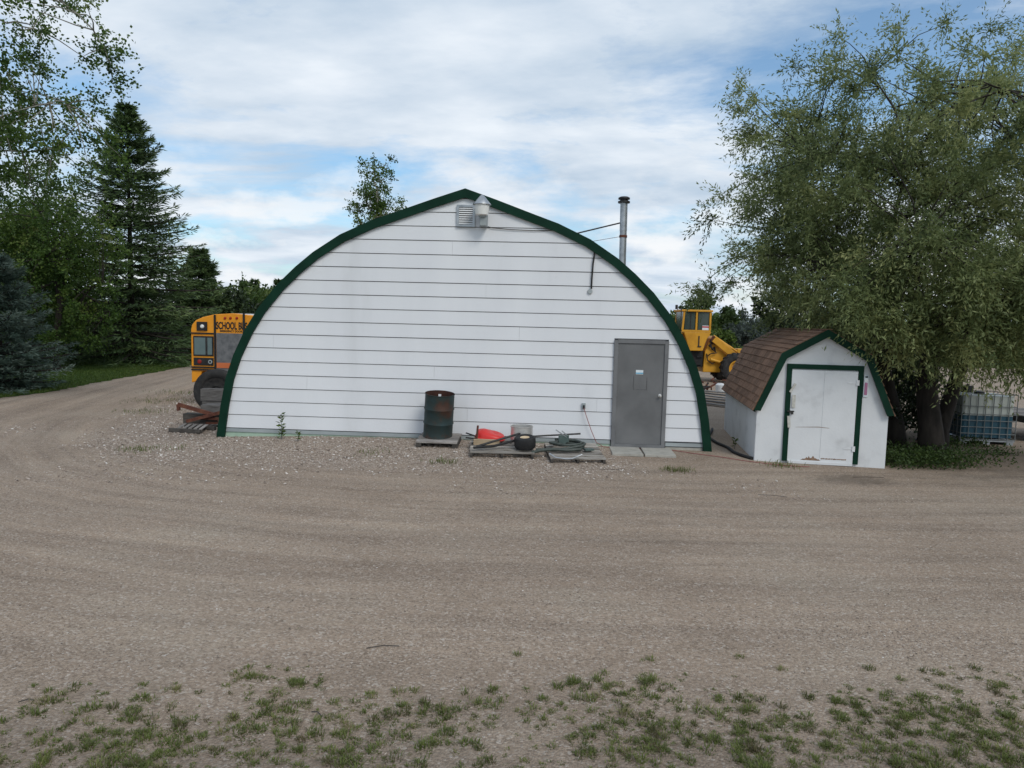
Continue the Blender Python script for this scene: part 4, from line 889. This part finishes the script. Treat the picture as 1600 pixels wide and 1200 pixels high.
def clusters_in(c, r, n, bias=.5, seed=1, flt=None):
    g = np.random.default_rng(seed); out_ = []
    while len(out_) < n:
        d = unit(g.normal(size=3)); rr = g.random() ** bias; p = np.array(c) + d * rr * np.array(r)
        if flt is None or flt(p, g): out_.append(p)
    return np.array(out_)
def twig_leaves(C, cr, ntw, nlf, length, width, droop, center, seed, jit=.06, shade=None):
    """leaves strung on short twigs radiating from every cluster centre"""
    g = np.random.default_rng(seed); n = len(C); c0 = np.asarray(center)
    outd = unit(C - c0)
    T = unit(g.normal(size=(n, ntw, 3)) + outd[:, None] * .6 + np.array([0, 0, -droop * .6]))
    ln = cr * g.uniform(.5, 1.25, (n, ntw, 1))
    s_ = (np.arange(nlf) + .6) / nlf
    P = C[:, None, None] + T[:, :, None] * (ln * s_)[..., None]
    P = P + np.array([0, 0, -droop * cr]) * ((s_ ** 2)[None, None, :, None]) * (ln / cr)[..., None]
    P = P + g.normal(size=P.shape) * jit * .6
    D = T[:, :, None] + g.normal(size=P.shape) * .7 + np.array([0, 0, -droop])
    P = P.reshape(-1, 3); D = D.reshape(-1, 3)
    cv = np.repeat(g.normal(.5, .22, n), ntw * nlf) + g.normal(0, .13, len(P))
    return leaf_quads(P, D, length, width), np.clip(cv, 0, 1)
def limb_path(a, b, g, bend=.25, k=8, up=.25):
    a = np.array(a, float); b = np.array(b, float); L_ = np.linalg.norm(b - a); t = np.linspace(0, 1, k)[:, None]
    mid = np.array([0, 0, 1.0]) * L_ * up + g.normal(size=3) * L_ * bend * .4
    p = a * (1 - t) + b * t + mid * (t * (1 - t)) * 2; p[1:-1] += g.normal(size=(k - 2, 3)) * L_ * .012; return p
def broadleaf(name, label, cat, base, trunks, C, cr, ntw, nlf, length, width, droop, lm, bark, seed, nlimb=14, group=None, tr_r=.2, center=None, twig_r=.012, up=.25, limb_r=.5):
    g = np.random.default_rng(seed); t = thing(name, label, cat, base, 0, group); base = np.array(base, float)
    ctr = np.array(center) if center is not None else C.mean(0)
    V, col = twig_leaves(C, cr, ntw, nlf, length, width, droop, ctr, seed)
    npobj(npmesh('crown', V - base, 4, lm, col), 'crown', t)
    b = MB(); tops = []
    for (p0, p1, r0) in trunks:
        P = limb_path(p0, p1, g, .12, 7, 0); b.tube([tuple(p - base) for p in P], [r0 * 1.25, r0 * 1.02] + list(np.linspace(r0 * .95, r0 * .6, 5)), 12); tops.append((np.array(p1), r0 * .6, P))
    # far clusters become limb ends, the rest hang twigs from the nearest limb
    order = g.permutation(len(C)); far = list(order[:nlimb]); pts = []
    for tp, rr, P in tops: pts += [(P[-1], rr), (P[-2], rr), (P[-3], rr)]
    allt = np.array([t_[0] for t_ in tops])
    far.sort(key=lambda ci: -np.min(np.linalg.norm(allt - C[ci], axis=1)) if g.random() < .35 else -np.min(np.linalg.norm(allt - C[ci], axis=1)) * .6)
    for ci in far:
        A_ = np.array([p for p, _ in pts]); rads = np.array([r_ for _, r_ in pts])
        dist = np.linalg.norm(A_ - C[ci], axis=1) + np.maximum(0, A_[:, 2] - C[ci][2]) * .8 + (rads < .03) * 1.5
        k = int(np.argmin(dist)); s0, rr = pts[k]; L_ = limb_path(s0, C[ci], g, .35, 9, up); rad = np.linspace(max(.02, rr * (.75 if rr < .1 else limb_r)), .012, 9)
        b.tube([tuple(p - base) for p in L_], list(rad), 7, caps=False); pts += [(p, r_) for p, r_ in zip(L_[2:], rad[2:])]
    PP = np.array([p for p, _ in pts]); 
    if twig_r > 0:
        for ci in order[nlimb:]:
            k = int(np.argmin(((PP - C[ci]) ** 2).sum(1))); L_ = limb_path(PP[k], C[ci], g, .2, 4, .08); b.tube([tuple(p - base) for p in L_], list(np.linspace(twig_r * 1.6, twig_r * .4, 4)), 4, caps=False)
    o = b.build('trunk', bark, t, smooth=False); o.data.polygons.foreach_set('use_smooth', [True] * len(o.data.polygons))
    return t

def wil_flt(p, g):
    # keep the space over the shed roof front and by the loader clear
    x, y, z = p
    lo = 1.75 + .9 * max(0, (6.9 - x)) * .9 + (.5 if x < 8.0 else 0)
    if x > 9.6: lo = 1.9 + .25 * math.sin(x * 2.1)
    if x > 10.2 and y > 14.5: lo = 2.6
    if z < lo: return False
    if z - 2.55 > y * (.375 + .03 * math.sin(x * 3.1)) - .3: return False
    if y < 13.0 and x < 6.6 and z < 2.9: return False
    return True
CW = np.concatenate([clusters_in((9.3, 15.6, 5.6), (4.7, 4.0, 4.2), 520, .46, 31, wil_flt), clusters_in((6.6, 16.0, 4.6), (2.0, 2.2, 2.6), 80, .5, 32, wil_flt), clusters_in((7.9, 12.9, 3.3), (1.6, 1.2, 1.2), 60, .5, 33, wil_flt), clusters_in((10.2, 13.2, 3.2), (2.0, 1.4, 1.2), 55, .5, 35, wil_flt),
    np.array([(7.6, 13.0, 2.3), (7.9, 12.9, 2.1), (8.2, 13.1, 2.35), (8.6, 13.0, 2.2), (9.0, 13.1, 2.0), (9.3, 13.2, 2.3), (8.0, 13.3, 2.7), (8.8, 13.2, 2.7), (9.6, 13.4, 1.9), (10.0, 13.6, 2.1), (7.4, 13.2, 2.7), (10.4, 13.7, 2.3)]),
    np.array([(5.95, 12.75, 3.2), (6.2, 12.7, 3.3), (6.5, 12.7, 3.1), (6.1, 12.7, 2.9), (6.35, 12.65, 2.75), (6.7, 12.7, 2.8), (6.9, 12.8, 2.6), (5.9, 13.0, 3.5), (6.4, 12.9, 3.6), (6.8, 12.9, 3.4), (7.1, 12.8, 3.0), (5.7, 13.2, 3.3), (7.3, 12.9, 2.5)]),
    np.array([(7.15, 16.6, 9.1), (7.3, 16.6, 8.6), (7.5, 16.5, 8.0), (5.0, 16.5, 7.9), (5.1, 16.5, 7.4), (5.3, 16.4, 6.8), (4.3, 16.8, 3.45), (4.7, 16.8, 3.5), (5.1, 16.6, 3.6), (8.4, 16.4, 9.2), (9.4, 16.4, 9.35), (10.4, 16.4, 9.25), (4.5, 16.6, 5.0), (4.7, 16.4, 5.5), (11.3, 16.4, 9.1)])])
broadleaf('willow_tree', 'large grey green willow tree spreading over the white shed', 'tree', (8.6, 14.3, 0), [((8.55, 14.25, -.05), (8.75, 14.9, 3.1), .22), ((8.35, 15.2, -.05), (7.9, 15.7, 3.3), .19), ((9.1, 14.9, -.05), (9.9, 15.2, 3.2), .16)], CW, .66, 18, 19, .100, .029, .26, m_willow, m_bark, 41, nlimb=34, center=(9.2, 15.5, 4.5))
# shrubs in the shade behind the shed and trunks
def bush(name, label, c, r, n, lm, seed, leaf=(.09, .05), cr=.4, ntw=10, nlf=9, group=None, cat='bush', bark=None, tr=.06, floor=.12):
    C = clusters_in(c, r, n, .5, seed, lambda p, g: p[2] > floor)
    return broadleaf(name, label, cat, (c[0], c[1], 0), [((c[0], c[1], -.05), (c[0] + .05, c[1], max(.3, c[2] * .8)), tr)], C, cr, ntw, nlf, leaf[0], leaf[1], .1, lm, bark or m_bark, seed, nlimb=min(8, n), twig_r=0.0, center=(c[0], c[1], max(.1, c[2] - r[2] * .5)), group=group)
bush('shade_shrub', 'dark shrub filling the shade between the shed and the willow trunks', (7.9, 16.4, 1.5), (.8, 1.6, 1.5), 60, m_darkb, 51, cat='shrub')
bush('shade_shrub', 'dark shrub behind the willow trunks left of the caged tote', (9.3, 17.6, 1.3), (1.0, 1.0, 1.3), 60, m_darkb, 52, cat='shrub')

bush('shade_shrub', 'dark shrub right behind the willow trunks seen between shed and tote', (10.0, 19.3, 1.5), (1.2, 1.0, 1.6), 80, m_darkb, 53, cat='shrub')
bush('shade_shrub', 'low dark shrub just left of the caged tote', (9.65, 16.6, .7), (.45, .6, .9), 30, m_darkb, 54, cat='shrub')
for i, (lab, c, r) in enumerate([('dark bush behind the broad spruce left of the bus', (-18.5, 45, 1.8), (3.2, 2, 2.4)), ('dark bush behind the tallest spruce', (-24, 46, 1.8), (3.4, 2, 2.6)), ('dark bush behind the poplars at the left', (-30, 45, 2.0), (3.4, 2, 2.8))]):
    bush('backdrop_bush', lab, c, r, 80, m_darkb, 55 + i, (.24, .17), .8, 8, 8, 'bushes behind the left trees')

def conifer(name, label, base, H, R_, nwh, nbr, lm, seed, leafL=.26, leafW=.06, group=None, trunk_r=.16, first=.04, npt=15, per=5, droop=.25, taper=.92):
    g = np.random.default_rng(seed); t = thing(name, label, 'tree', base, 0, group); Ps = []; Ds = []; cols = []
    b = MB(); b.tube([(0, 0, -.05), (.02, 0, H * .4), (0, .02, H * .98)], [trunk_r, trunk_r * .65, .015], 10)
    for i in range(nwh):
        f = (i + g.uniform(-.3, .3)) / nwh; f = min(max(f, 0), .995); z = H * (first + (1 - first) * f)
        Lb = R_ * (1 - f) ** taper * (.82 if f < .06 else 1) + .12
        nb = max(4, int(nbr * (1 - .45 * f)))
        for k in range(nb):
            a = 2 * PI * (k + g.uniform(-.35, .35)) / nb + i * 1.1; L_ = Lb * g.uniform(.55, 1.2); el = .25 + .5 * f + g.normal() * .08
            s_ = np.linspace(.10, 1, npt); dv = np.array([math.cos(a), math.sin(a)])
            x = L_ * s_; zz = z + x * math.tan(el) * .4 - droop * L_ * s_ ** 1.5 * (1 - f) + .10 * L_ * s_ ** 4
            B_ = np.stack([x * dv[0], x * dv[1], zz], 1)
            b.tube([tuple(q) for q in B_[::4]] + [tuple(B_[-1])], list(np.linspace(.02 + .012 * L_, .004, len(B_[::4]) + 1)), 4, caps=False)
            tan = unit(np.gradient(B_, axis=0)); sd = np.stack([-tan[:, 1], tan[:, 0], np.zeros(npt)], 1); cbase = g.normal(.42, .14)
            for side in (-1, 1):
                wid = L_ * .34 * (1 - s_) ** .7 + .10
                for q in range(per):
                    u_ = (q + g.random(npt)) / per
                    P = B_ + sd * (side * wid * u_)[:, None] + tan * (wid * u_ * .55)[:, None] - np.array([0, 0, 1]) * (wid * u_ * .30)[:, None] + g.normal(size=(npt, 3)) * .03
                    D = tan * .75 + sd * side * .8 + np.array([0, 0, -.12]) + g.normal(size=(npt, 3)) * .35
                    Ps.append(P); Ds.append(D); cols.append(cbase + .25 * (s_ - .5) + .15 * u_ + g.normal(size=npt) * .12)
    P = np.concatenate(Ps); D = np.concatenate(Ds); c = np.clip(np.concatenate(cols), 0, 1)
    npobj(npmesh('crown', leaf_quads(P, D, leafL, leafW), 4, lm, c), 'crown', t)
    o = b.build('trunk', m_bark, t); return t
conifer('spruce_tree', 'tallest dark spruce rising above the other trees at the left', (-18.9, 35.2, 0), 12.5, 4.7, 34, 11, m_spruce, 61, .30, .055, trunk_r=.19, group='spruces at the left')
conifer('spruce_tree', 'smaller dark spruce half hidden behind the right side of the tallest spruce', (-19.2, 43.5, 0), 6.4, 3.2, 22, 11, m_spruce, 62, .32, .07, group='spruces at the left')
conifer('spruce_tree', 'dark spruce standing behind the poplars left of the tallest spruce', (-24.5, 36.5, 0), 7.5, 3.0, 24, 11, m_spruce, 63, .32, .07, group='spruces at the left')
conifer('blue_spruce_tree', 'low blue spruce at the left edge beside the lawn', (-15.9, 21.9, 0), 4.2, 2.0, 19, 10, m_bspruce, 64, .16, .032, first=.02, npt=18, per=6, droop=.18, taper=.75)
# poplars
def pop_flt(p, g):
    return p[2] > 3.9 + .55 * (p[0] + 14) if p[0] > -14 else p[2] > 2.2
CP = np.concatenate([clusters_in((-13.3, 17.2, 8.0), (3.7, 3.0, 5.0), 330, .5, 71, pop_flt), np.array([(-9.2, 16.8, 8.5), (-9.5, 16.9, 8.1), (-9.3, 17, 7.9), (-9.9, 17, 7.4), (-9.6, 17.0, 6.7), (-10, 17, 6.6), (-9.4, 17.2, 6.2), (-10.1, 17.1, 5.9)])])
broadleaf('poplar_tree', 'tall poplar reaching out of the top left corner of the picture', 'tree', (-14.2, 17.6, 0), [((-14.2, 17.6, -.05), (-13.6, 17.4, 9.0), .19)], CP, .55, 10, 11, .075, .066, .15, m_poplar, m_barkp, 72, nlimb=26, tr_r=.2, up=.1, limb_r=.42, center=(-13.4, 17.2, 7))
CP2 = clusters_in((-18.8, 29.2, 4.4), (2.7, 2.2, 4.0), 300, .5, 73, lambda p, g: p[2] > .35)
broadleaf('poplar_tree', 'bright green poplar in front of the tallest spruce', 'tree', (-18.8, 29.2, 0), [((-18.8, 29.2, -.05), (-18.7, 29.2, 5.5), .13)], CP2, .6, 10, 10, .10, .085, .15, m_poplar, m_bark, 74, nlimb=16, up=.1)
CP3 = clusters_in((-22.0, 31.5, 4.6), (3.2, 2.2, 4.4), 260, .5, 75, lambda p, g: p[2] > .4)
broadleaf('poplar_tree', 'leafy poplar at the left behind the blue spruce', 'tree', (-22.0, 31.5, 0), [((-22, 31.5, -.05), (-22, 31.5, 5.5), .13)], CP3, .65, 10, 10, .11, .09, .15, m_poplar, m_bark, 76, nlimb=14, up=.1)
CP4 = clusters_in((-7.1, 36.2, 8.2), (1.35, 1.3, 2.7), 120, .55, 77)
broadleaf('poplar_tree', 'slim poplar whose top shows above the arched roof', 'tree', (-7.1, 36.2, 0), [((-7.1, 36.2, -.05), (-7.0, 36.2, 9.0), .11)], CP4, .42, 7, 8, .10, .085, .1, m_poplar, m_barkp, 78, nlimb=16, up=.05)
# far trees and bushes
for i, (lab, c, r, lm) in enumerate([
    ('rounded green bush beyond the bus, nearest the dark spruces', (-21.5, 62, 2.0), (4.2, 3, 3.2), m_bush), ('rounded green bush showing right above the bus roof', (-26.0, 72, 2.4), (4.0, 3, 3.9), m_bush),
    ('green bush beyond the bus touching the building trim', (-20.0, 70, 2.2), (4.0, 3, 3.6), m_bush)]):
    bush('far_bush', lab, c, r, 90, lm, 80 + i, (.34, .24), 1.0, 8, 8, 'bushes beyond the bus')
for i, (lab, x, y, h_) in enumerate([('leftmost of the small far spruces above the bus', -42.3, 112, 8.0), ('second far spruce from the left above the bus', -40.3, 111, 8.3), ('third far spruce from the left above the bus', -35.6, 108, 8.2), ('far spruce above the bus nearest the building trim', -33.4, 109, 7.4)]):
    conifer('far_spruce', lab, (x, y, 0), h_, 1.5, 16, 8, m_spruce, 90 + i, .6, .2, group='far spruces above the bus', npt=7, per=3)
for i, (lab, c, r, lm, lf_) in enumerate([
    ('dark wooded mound left of the loader cab', (8.5, 58, 2.2), (3.4, 3, 3.0), m_bush, (.3, .2)), ('yellow green bush right behind the loader arms', (12.2, 42, 1.0), (1.3, 1.2, 1.3), m_bushy, (.18, .12)),
    ('grey green willow bush right of the loader cab', (15.0, 45, 1.6), (1.6, 1.5, 1.9), m_grey, (.2, .1)), ('yellow green bush half hidden by the shed roof', (16.4, 42, .9), (1.2, 1.2, 1.2), m_bushy, (.18, .12)),
    ('tall dark green tree behind the loader cab', (14.5, 54, 2.6), (2.8, 2.5, 2.6), m_bush, (.26, .18)), ('dark green tree behind the shed roof under the willow', (19.5, 52, 2.6), (3.4, 2.6, 2.9), m_darkb, (.26, .18)),
    ('dark green tree far behind the willow trunks', (26.5, 56, 2.6), (3.8, 2.8, 3.0), m_darkb, (.28, .2)), ('green tree far behind the caged tote', (33.5, 57, 2.6), (3.8, 2.8, 3.0), m_bush, (.28, .2)), ('green tree at the far right beyond the gravel field', (41.5, 58, 2.8), (4.2, 2.8, 3.2), m_bush, (.28, .2))]):
    bush('far_tree', lab, c, r, 80, lm, 100 + i, lf_, .42 * max(1, r[0] / 2), 9, 9, 'trees beyond the loader')
# far woods as one mass
g = np.random.default_rng(7); th_ = g.uniform(-1.35, 1.35, 2600); rr = g.uniform(125, 175, 2600)
C = np.stack([rr * np.sin(th_), rr * np.cos(th_), g.uniform(.3, 1, 2600) * (2.6 + 2.2 * vnoise(th_ * 40, rr * 0, 1.0, 5))], 1)
V, c = twig_leaves(C, 1.6, 5, 4, .9, .7, .1, (0, 0, -20), 8, jit=.3)
tag(npobj(npmesh('far_woods', V, 4, m_bush, c), 'far_woods'), 'band of distant woods along the horizon', 'woods', kind='stuff')

# ------------------------------------------------------------------ weeds and grass
def blades(P, H_, W_, lean, g, ang=None):
    """three-triangle tapering blades as quads + tip (two quads)"""
    n = len(P); a = g.uniform(0, 2 * PI, n) if ang is None else ang; d = np.stack([np.cos(a), np.sin(a), np.zeros(n)], 1); s_ = np.stack([-d[:, 1], d[:, 0], np.zeros(n)], 1)
    h = (H_ * g.uniform(.5, 1.25, n))[:, None]; wd = (W_ * g.uniform(.7, 1.3, n))[:, None]; ln = (lean * g.uniform(.1, 1.3, n))[:, None]
    m1 = P + np.array([0, 0, 1]) * h * .6 + d * h * ln * .35; tp = P + np.array([0, 0, 1]) * h * (1 - .25 * ln) + d * h * ln
    V = np.empty((n, 2, 4, 3)); V[:, 0, 0] = P - s_ * wd * .5; V[:, 0, 1] = P + s_ * wd * .5; V[:, 0, 2] = m1 + s_ * wd * .4; V[:, 0, 3] = m1 - s_ * wd * .4
    V[:, 1, 0] = m1 - s_ * wd * .4; V[:, 1, 1] = m1 + s_ * wd * .4; V[:, 1, 2] = tp + s_ * wd * .06; V[:, 1, 3] = tp - s_ * wd * .06
    return V.reshape(-1, 3)
m_grass = leafmat('rough_grass', [(0, (.13, .11, .055)), (.2, (.088, .105, .030)), (.55, (.128, .165, .040)), (.85, (.18, .21, .058)), (1, (.25, .22, .11))], .35)
g = np.random.default_rng(12); tx = []; 
_tries = 0; TA = np.full((8000, 2), 1e9)
while len(tx) < 7500 and _tries < 110000:
    _tries += 1; x = g.uniform(-6, 6.5); y = g.uniform(2.6, 5.7)
    edge = 5.0 + .06 * x + .5 * (vnoise(np.array([x]), np.array([y]), .8, 31)[0] - .5)
    dens = np.clip((edge - y) / .95, 0, 1) ** .9 * (.15 + 1.2 * vnoise(np.array([x]), np.array([y]), .30, 33)[0] ** 1.5)
    if x > 1.2: dens *= 1.25
    if g.random() < dens + .003 and (not tx or np.min(np.abs(TA[:len(tx), 0] - x) + np.abs(TA[:len(tx), 1] - y)) > .026): TA[len(tx)] = (x, y); tx.append((x, y, .18 + .46 * g.random() ** 1.8))
Vs = []; cs = []
for x, y, s_ in tx:
    nb = int(110 * s_ * g.uniform(.5, 1.2)); rad = .036 * s_; o1 = g.normal(size=nb) * rad; o2 = g.normal(size=nb) * rad
    P = np.stack([x + o1, y + o2, np.zeros(nb)], 1); P[:, 2] = gz_np(P[:, 0], P[:, 1]) - .004
    Vs.append(blades(P, .058 * s_ * g.uniform(.7, 1.3), .0055, 1.0, g, np.arctan2(o2, o1) + g.normal(size=nb) * .7)); cs.append(np.repeat(np.clip(g.normal(.52, .24) + g.normal(size=nb) * .18, 0, 1), 2))
tag(npobj(npmesh('grass_tufts', np.concatenate(Vs), 4, m_grass, np.concatenate(cs)), 'grass_tufts'), 'scattered grass tufts on the bare ground in the foreground', 'grass', kind='stuff')
# lawn blades and grass along the yard margin
n = 26000; y = g.uniform(15, 34, n); x = np.interp(y, [p[1] for p in le], [p[0] for p in le]) - np.abs(g.normal(size=n)) * 2.2 + .05
P = np.stack([x, y, np.full(n, .02)], 1)
tag(npobj(npmesh('lawn_blades', blades(P, .07, .02, .6, g), 4, m_bushy, np.repeat(np.clip(g.normal(.35, .2, n), 0, 1), 2)), 'lawn_blades'), 'short lawn grass along the edge of the drive', 'grass', kind='stuff')
# sparse grass by the drive bend
Vs = []; cs = []
for (cx_, cy_, n, sp) in ((-10.1, 20.4, 260, .5), (-9.4, 18.0, 160, .35), (-6.9, 13.0, 140, .22), (-6.2, 13.2, 40, .2), (2.95, 12.35, 150, .12), (5.0, 12.9, 120, .2), (-1.2, 12.5, 120, .15), (-2.6, 13.0, 60, .15), (-10.6, 22.5, 200, .5)):
    P = np.stack([cx_ + g.normal(size=n) * sp, cy_ + g.normal(size=n) * sp * .8, np.zeros(n)], 1); P[:, 2] = gz_np(P[:, 0], P[:, 1])
    Vs.append(blades(P, .08, .009, .8, g)); cs.append(np.repeat(np.clip(g.normal(.45, .2, n), 0, 1), 2))
tag(npobj(npmesh('verge_grass', np.concatenate(Vs), 4, m_grass, np.concatenate(cs)), 'verge_grass'), 'thin patches of grass in the loose stones', 'grass', kind='stuff')
# ground cover right of the shed
n = 6000; x = 7.9 + g.normal(size=n) * .75; y = 13.55 + (x - 7.2) * .18 + g.normal(size=n) * .45
k = (x > 7.12) & (x < 11.2) & (y > 12.75 + .12 * (x - 7) + .25 * vnoise(x, y, .4, 41)); x, y = x[k], y[k]; n = len(x)
P = np.stack([x, y, g.random(n) ** 1.6 * .30], 1); D = g.normal(size=(n, 3)) + np.array([0, -.3, .3])
n2 = 5000; x2 = g.uniform(8.8, 13, n2); y2 = g.uniform(14.6, 16.4, n2); k2 = vnoise(x2, y2, .7, 43) > .55; x2, y2 = x2[k2], y2[k2]; n2 = len(x2); P2 = np.stack([x2, y2, g.random(n2) ** 2 * .2], 1)
P = np.concatenate([P, P2]); D = np.concatenate([D, g.normal(size=(n2, 3)) + np.array([0, -.2, .5])])
tag(npobj(npmesh('ground_cover', leaf_quads(P, D, .07, .03), 4, m_bush, np.clip(g.normal(.35, .2, len(P)), 0, 1)), 'ground_cover'), 'low green weeds in the shade right of the shed', 'weeds', kind='stuff')
def weed(label, x, y, h, nl, sp):
    t = thing('tall_weed', label, 'weed', (x, y, gz(x, y)), 0, 'weeds at the wall foot')
    MB().tube([(0, 0, -.02), (.01, 0, h * .5), (0, .01, h)], [.007, .005, .002], 6).build('stem', m_bush if False else m_hose, t)
    s_ = g.random(nl); P = np.stack([g.normal(size=nl) * .004, g.normal(size=nl) * .004, .05 + s_ * (h - .06)], 1); a = g.uniform(0, 2 * PI, nl); D = np.stack([np.cos(a), np.sin(a), g.uniform(-.1, .7, nl)], 1)
    npobj(npmesh('leaves', leaf_quads(P, D, sp, sp * .33), 4, m_bushy, np.clip(g.normal(.4, .2, nl), 0, 1)), 'leaves', t)
weed('tall green weed growing in front of the white wall at the left', -4.62, 14.13, .52, 60, .11)
weed('small green weed right of the tall one at the wall foot', -4.2, 13.85, .2, 26, .08)
weed('short weed between the shed side and the black hose', 4.66, 14.6, .25, 24, .09)

# ------------------------------------------------------------------ loose stones
m_stone = leafmat('loose_stone', [(0, (.11, .088, .072)), (.3, (.23, .18, .145)), (.6, (.34, .275, .23)), (.85, (.47, .41, .36)), (1, (.68, .64, .60))], 0.0, .85)
def stones(X, Y, Sz, g, cshift=0.0):
    n = len(X); base = np.array([(1, 0, 0), (0, 1, 0), (-1, 0, 0), (0, -1, 0), (0, 0, .75), (0, 0, -.75)], float)
    V = base[None] * g.uniform(.6, 1.3, (n, 6, 1)); V = V + g.normal(size=V.shape) * .12
    a = g.uniform(0, 2 * PI, n); c, s_ = np.cos(a), np.sin(a); tx_ = V[..., 0] * c[:, None] - V[..., 1] * s_[:, None]; ty_ = V[..., 0] * s_[:, None] + V[..., 1] * c[:, None]
    tz_ = V[..., 2] * g.uniform(.55, 1, (n, 1)) + .35 * g.normal(size=(n, 1)) * 0 + tx_ * g.normal(size=(n, 1)) * .3
    W_ = np.stack([tx_, ty_, tz_], -1) * (Sz * .5)[:, None, None]; W_ += np.stack([X, Y, gz_np(X, Y) + Sz * .10], 1)[:, None]
    tri = np.array([(0, 1, 4), (1, 2, 4), (2, 3, 4), (3, 0, 4)]); return W_[:, tri].reshape(-1, 3), np.repeat(np.clip(g.normal(.48 + cshift, .22, n), 0, 1), 4)
def scatter(n, x0, x1, y0, y1, wfun, smin, smax, g, pw=2.2):
    X = g.uniform(x0, x1, n); Y = g.uniform(y0, y1, n); k = g.random(n) < wfun(X, Y); X, Y = X[k], Y[k]; return X, Y, smin + (smax - smin) * g.random(len(X)) ** pw
def keep_out(X, Y):
    lx, ly = w2b(X, Y); return ~((np.abs(lx) < 5.1) & (ly > -.03)) & ~((X > 4.5) & (X < 7.1) & (Y > 13.2)) & ~((np.abs(X - 2.58) < .63) & (np.abs(Y - 13.84) < .5))
VV = []; CC = []
for args, cs_ in (((85000, -11, 4.5, 10.4, 23, lambda X, Y: gravel_amt(X, Y) ** 1.2 * keep_out(X, Y), .016, .060), .10),
             ((42000, -8, 9, 4.2, 7.2, lambda X, Y: gravel_amt(X, Y) * 1.2 + .05, .006, .020), -.16),
             ((60000, -9, 10, 5.5, 13.2, lambda X, Y: (.12 + .5 * gravel_amt(X, Y)) * keep_out(X, Y), .008, .026), -.04),
             ((9000, -5, 6, 1.5, 5.2, lambda X, Y: .5 + 0 * X, .006, .020), -.08)):
    X, Y, Sz = scatter(*args, g); v, c = stones(X, Y, Sz, g, cs_); VV.append(v); CC.append(c)
tag(npobj(npmesh('loose_gravel', np.concatenate(VV), 3, m_stone, np.concatenate(CC)), 'loose_gravel'), 'loose pale stones scattered on the yard and along the wall', 'gravel', kind='stuff')
# fallen twigs on the drive
for i, (x, y, a, L_) in enumerate(((4.0, 10.6, -.25, .42), (6.2, 12.1, .05, .55), (1.75, 12.3, .1, .35), (-1.2, 4.35, -.6, .10), (-3.1, 4.4, .3, .09), (-.95, 5.3, .2, .25))):
    lab = ['thin twig on the drive in front of the slabs', 'dark twig lying by the stained ground at the shed', 'thin twig in front of the stained pallet', 'tiny dark twig among the left foreground tufts', 'tiny dark twig at the lower left edge', 'bent twig above the foreground tufts'][i]
    dx_, dy_ = math.cos(a) * L_ / 2, math.sin(a) * L_ / 2
    rod('fallen_twig', lab, 'twig', [(x - dx_, y - dy_, gz(x, y) + .008), (x, y + .02, gz(x, y) + .012), (x + dx_, y + dy_, gz(x, y) + .008)], .0035, m_wooddark, 5, group='fallen twigs')
